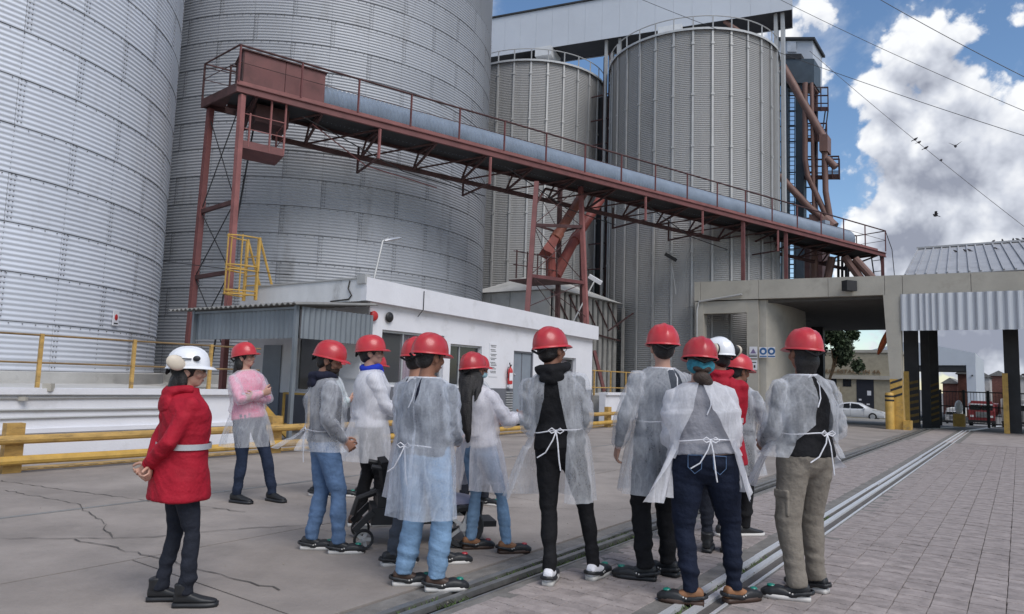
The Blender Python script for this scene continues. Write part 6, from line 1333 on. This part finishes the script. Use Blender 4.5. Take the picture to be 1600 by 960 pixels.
person('tall man with glasses and bright blue collar in a white gown', (-1.32, 7.0), 70, 1.85, ((-1.44, 7.0, 75), (-1.22, 7.04, 60)), hx=-1.37, head=(16, 4), skin='fair', arms=dict(L=((-.13, .3, 1.08), (-.30, -1, -.55)), R=((.10, .34, 1.06), (.35, -1, -.5)), hL=(.5, 0, (.3, .2, 1)), hR=(.5, 0, (-.3, .2, 1))), shirt=m_whitec, trousers=m_blk, hair='short', extras=('scarf',), gown=dict(bow=False, mat=m_gownd, hem=.62, flare=[(200, .06, 1.1), (270, .07, 1.1), (0, .03, 1)], gap=[(1.5, 2, 2), (.4, 4, 4)], hang=.8, neck=False), sleeve_w=1.15, upper=m_brn, shoe='flat', glasses=True)
person('person whose red helmet just shows behind the man with the blue collar', (-1.66, 8.75), 60, 1.72, ((-1.76, 8.73, 60), (-1.56, 8.77, 60)), skin='mid', shirt=m_slate, trousers=m_slate, arms=FRONT, gown=dict(hem=.6), w=.94)
person('man half hidden to the left of the light jeans man, hands out before him', (-.76, 5.62), 42, 1.77, ((-.87, 5.62, 60), (-.47, 5.72, 75)), hx=-.74, head=(-14, 0), skin='mid', arms=dict(L=((-.18, .26, 1.04), (-.4, -1, -.5)), R=((.0, .3, 1.06), (.30, -1, -.55)), hL=(.35, 0, (.2, .4, 1)), hR=(.4, 0, (-.3, .2, 1))), shirt=m_slate, trousers=m_slate, hair='short', toe=m_redtoe, gown=dict(bow=False, mat=m_gownd, hem=.52, gap=[(1.5, 3, 3), (.4, 8, 8)], flare=[(180, .05, 1)]), sleeve_w=1.06)
person('man in light blue jeans and long closed bluish gown, back to the camera', (-.58, 5.06), 22, 1.77, ((-.70, 5.12, 78), (-.46, 5.02, 78)), hx=-.58, head=(24, -3), skin='tan', arms=dict(L=((-.14, .25, 1.06), (-.35, -1, -.5)), R=((.14, .25, 1.02), (.35, -1, -.5))), shirt=m_navy, trousers=m_jeanl, hair='crop', upper=m_brn, legw=1.2, gown=dict(mat=m_gownb, hem=.50, hang=.65, w=1.0, gap=[(1.5, 1, 1), (1.38, 2.5, 4), (1.25, -2, -2), (.4, -6, -6)], flare=[(160, .02, 1.05)], tie=True, tz=1.0, kx=-.08, nx=-.06), sleeve_w=1.1, w=1.04)
W9 = person('woman with long straight black hair in white gown, holding out a phone', (-.13, 6.18), 32, 1.69, ((-.29, 6.24, 72), (.02, 6.13, 74)), hx=-.33, head=(-2, 0), skin='tan', arms=dict(L=((-.05, .30, 1.12), (-.30, -1, -.55)), R=((.24, .35, 1.17), (.5, -.8, -.8)), hL=(.5, 0, (.2, .3, 1)), hR=(.5, 1, (-.6, 0, 1))), shirt=m_whitec, trousers=m_jeanl, hair='straight', upper=m_tan, sole=m_brn, toe=m_redtoe, fem=True, legw=.85, gown=dict(bow=False, mat=m_gownp, hem=.56, gap=[(1.5, 3, 3), (1.05, 5, 5), (.4, 10, 10)], flare=[(0, .10, 1.0), (190, .03, 1)], tz=1.04, kx=-.06, neck=False), sleeve_w=1.1, w=.96)
person('person with sunglasses and a pale face mask behind the long haired woman', (-.37, 8.34), 118, 1.73, ((-.25, 8.38, 110), (-.49, 8.3, 110)), head=(-8, 0), skin='mid', shirt=m_slate, trousers=m_navyt, arms=FRONT, extras=('mask',), gown=dict(hem=.6))
person('man in black with black hood, gown tied open down his back', (.48, 5.36), 10, 1.87, ((.33, 5.27, 12), (.68, 5.44, 34)), hx=.30, head=(34, 0), skin='tan', arms=dict(L=((-.13, .24, 1.06), (-.35, -1, -.5)), R=((.13, .22, 1.04), (.35, -1, -.5))), shirt=m_blk, trousers=m_blk, hair='short', upper=m_whitec, sole=m_cement, legw=.92, extras=(('hood', m_blk),), gown=dict(hem=.57, gap=[(1.5, 16, 12), (1.3, 15, 14), (1.05, 48, 22), (.9, 52, 16), (.4, 60, 14)], flare=[(195, .17, 1.1), (-25, .03, 1.0)], tz=1.06, kx=-.0, neck=False), sleeve_w=1.22, glasses=True, w=1.0)
person('man with hanging left hand, long white gown over black trousers', (1.16, 5.53), -12, 1.93, ((1.06, 5.45, -72), (1.27, 5.60, -50)), hx=1.19, head=(12, 0), skin='fair', arms=dict(L=((-.30, .05, .90), (-.7, -1, 0)), R=((.15, .24, 1.05), (.35, -1, -.5)), hL=(.45, 0, (0, 1, 0))), shirt=m_slate, trousers=m_blk, hair='short', upper=m_rub, sole=m_rub, legw=1.12, gown=dict(bow=False, hem=.60, gap=[(1.5, 2, 26), (1.3, 1, 34), (1.05, 0, 36), (.9, 0, 26), (.4, 0, 20)], flare=[(185, .05, 1.1), (225, .04, 1.0)], tz=1.1, kx=.05, nx=.05), sleeve_w=1.15, w=1.05)
person('woman in dark jeans with blue hair net under her red helmet', (1.42, 4.95), 8, 1.80, ((1.27, 4.9, -72), (1.58, 4.98, 68)), hx=1.31, head=(-6, -4, 7), skin='fair', arms=dict(L=((-.12, .23, 1.12), (-.42, -1, -.5)), R=((.12, .23, 1.12), (.35, -1, -.5))), shirt=m_greyc, trousers=m_jeand, hair='net', hairm=m_hairb, upper=m_tan, sole=m_brn, fem=True, w=1.24, legw=1.04, extras=('pockets',), gown=dict(mat=m_gownd, hem=.98, gap=[(1.5, 6, 4), (1.3, 18, 14), (1.1, 42, 40), (.9, 62, 62)], tz=1.1, kx=.03, nx=.05, hang=.6, tie=True, flaps=[((-.19, -.13, 1.08), (-.22, .02, 1.12), (-.40, -.20, .66), (-.22, -.10, .70)), ((.17, -.15, 1.1), (.21, .03, 1.12), (.30, -.2, .72), (.25, .0, .78))]), sleeve_w=1.14)
person('man in red jacket with white ear muff helmet, behind the hair net woman', (1.88, 6.43), 14, 1.90, ((1.80, 6.43, 20), (1.98, 6.45, 30)), hx=1.90, head=(-48, 0), skin='mid', arms=FRONT, shirt=m_redc, trousers=m_navyt, hair='short', helmet='white', shoe='boot', upper=m_rub, sole=m_rub, extras=('muffs', 'coat'), w=1.04)
person('person in sheer gown and dark trousers just right of the red jacketed man', (2.24, 7.1), 40, 1.79, ((2.14, 7.1, 60), (2.36, 7.12, 75)), hx=2.29, head=(30, -6), skin='tan', arms=dict(L=((-.13, .24, 1.06), (-.35, -1, -.5)), R=((.22, .14, .92), (1, -.8, -.1))), shirt=m_slate, trousers=m_blk, hair='short', shoe='flat', upper=m_rub, gown=dict(bow=False, hem=.62, gap=[(1.5, 4, 4), (.4, 8, 8)], flare=[(-10, .05, 1)]), sleeve_w=1.03)
person('man in beige cargo trousers with gown tied over a black shirt', (2.14, 5.16), -14, 1.90, ((2.05, 5.07, -72), (2.28, 5.30, -40)), hx=2.13, head=(4, 2, 4), skin='tan', arms=dict(L=((-.17, .22, .99), (-.5, -1, -.3)), R=((.17, .2, 1.0), (.5, -1, -.3))), shirt=m_blk, trousers=m_khaki, hair='bob', legw=1.22, lean=(0, 0), extras=('cargo',), upper=m_rub, gown=dict(hem=.93, gap=[(1.5, 4, 6), (1.38, 2, 14), (1.15, 10, 30), (1.05, 44, 40), (.9, 58, 50)], flare=[(165, .10, 1.12), (0, .04, 1.05)], tz=1.09, kx=.06, nx=.03, hang=.7, flaps=[((-.19, .02, 1.06), (-.17, .16, 1.06), (-.36, .16, .70), (-.20, .30, .70)), ((.2, .0, 1.0), (.2, .1, 1.0), (.30, -.02, .84), (.24, .1, .86))]), sleeve_w=1.22, w=1.06)
# phone in the hand of the woman with the long hair
rt, al9, _, _, k9 = W9; wr = al9[1][2]; d = (al9[1][2] - al9[1][1]).normalized(); ph_ = wm(rt) @ ((wr + d * .12 + Vector((0, 0, .02))) * k9)
tp = thing('phone', ph_, 'thin pale phone held out by the long haired woman', 'phone'); b = MB(); RR = Matrix.Rotation(-math.radians(38), 3, 'Z') @ Matrix.Rotation(.55, 3, 'X'); b.box(ph_, (.072, .15, .008), RR); b.build('phone_body', m_alu, tp, smooth=0); b = MB(); b.box(ph_ + RR @ Vector((0, 0, .0052)), (.064, .138, .002), RR); b.build('screen', m_lens, tp, smooth=0)
# ================================================================ POWERED WHEELCHAIR among the group
wc = Vector((-.84, 6.42, 0)); wch = thing('wheelchair', wc, 'black powered wheelchair half hidden behind the men left of centre', 'wheelchair', rz=-math.radians(75))
def wl(nm, b, m, par=None, sm=35): return link(nm, b.mesh(nm, m, smooth=sm), par or wch, world=False)
def wheel(y, x, r, w):
    b = MB(); n = 26
    def rg(rr, xx): return [Vector((x + xx, y + rr * math.cos(2 * pi * j / n), r + rr * math.sin(2 * pi * j / n))) for j in range(n)]
    b.loft([rg(r * .74, -w * .4), rg(r * .93, -w / 2), rg(r, -w * .25), rg(r, w * .25), rg(r * .93, w / 2), rg(r * .74, w * .4), rg(r * .74, -w * .4)], cap=False); t = wl('wheel', b, m_rub)
    b = MB(); b.loft([rg(r * .74, -w * .2), rg(r * .74, w * .2)], cap=False); b.loft([rg(r * .2, -w * .45), rg(r * .2, w * .45)])
    for k in range(5):
        a = 2 * pi * k / 5; b.bar(Vector((x, y, r)), Vector((x, y + r * .74 * math.cos(a), r + r * .74 * math.sin(a))), w * .3, .03)
    wl('rim', b, m_alu, t)
for x in (-.28, .28): wheel(.42, x, .18, .07); wheel(-.42, x * .85, .085, .045)
b = MB(); b.box((0, .0, .26), (.40, .72, .14)); b.box((0, -.1, .38), (.34, .42, .10)); b.bar((-.2, -.35, .3), (-.2, -.5, .15), .05); b.bar((.2, -.35, .3), (.2, -.5, .15), .05); wl('base', b, m_rub, sm=0)
b = MB(); b.ell((0, .30, .36), (.26, .30, .06), 16, 8); wl('mudguard', b, M('violet_grey', (.22, .21, .28), .4))
b = MB(); b.box((0, -.02, .50), (.46, .46, .09)); wl('seat', b, m_blk, sm=0)
b = MB(); b.box((0, -.25, .60), (.44, .07, .24), Matrix.Rotation(.15, 3, 'X')); wl('backrest', b, m_blk, sm=0)
for s in (-1, 1): b = MB(); b.bar((s * .27, -.22, .64), (s * .27, .14, .64), .06, .04); b.bar((s * .27, -.1, .45), (s * .27, -.1, .62), .03); wl('armrest', b, m_rub, sm=0)
b = MB(); b.bar((0, .42, .30), (.0, .62, .16), .06); b.box((0, .66, .17), (.30, .18, .05)); b.bar((.1, .6, .2), (.1, .62, .36), .03); wl('footrest', b, m_rub, sm=0)
b = MB(); b.tube([(-.12, -.3, .42), (-.12, -.46, .36), (-.1, -.5, .22)], .03, 8); wl('rear_strut', b, m_dark)
for s in (-1, 1): b = MB(); b.tube([(s * .2, -.26, .66), (s * .2, -.38, .68)], .02, 8); wl('push_handle', b, m_dark)
# ---------------------------------------------------------------- small scatter on the ground
rr9 = random.Random(77); b = MB()
for k in range(500):
    s, t = rr9.uniform(2.5, 14), rr9.choice([rr9.uniform(-10, -3.5), rr9.gauss(-3.3, .3), rr9.gauss(-2, .35), rr9.uniform(-2.9, -2)]); z = .004; p = P(s, t, z); r = rr9.uniform(.003, .011)
    q = [Vector((math.cos(a) * r * rr9.uniform(.6, 1), math.sin(a) * r * rr9.uniform(.6, 1), 0)) for a in (0, 2.1, 4.2)]; b.add([p + x for x in q] + [p + Vector((0, 0, r * .8))], [(0, 1, 3), (1, 2, 3), (2, 0, 3)])
b.build('loose_grit', M('grit', (.25, .22, .18), .9, var=.4, scale=60), None, smooth=0, kind='stuff', label='scattered grit and grain husks on the yard floor', cat='grit')
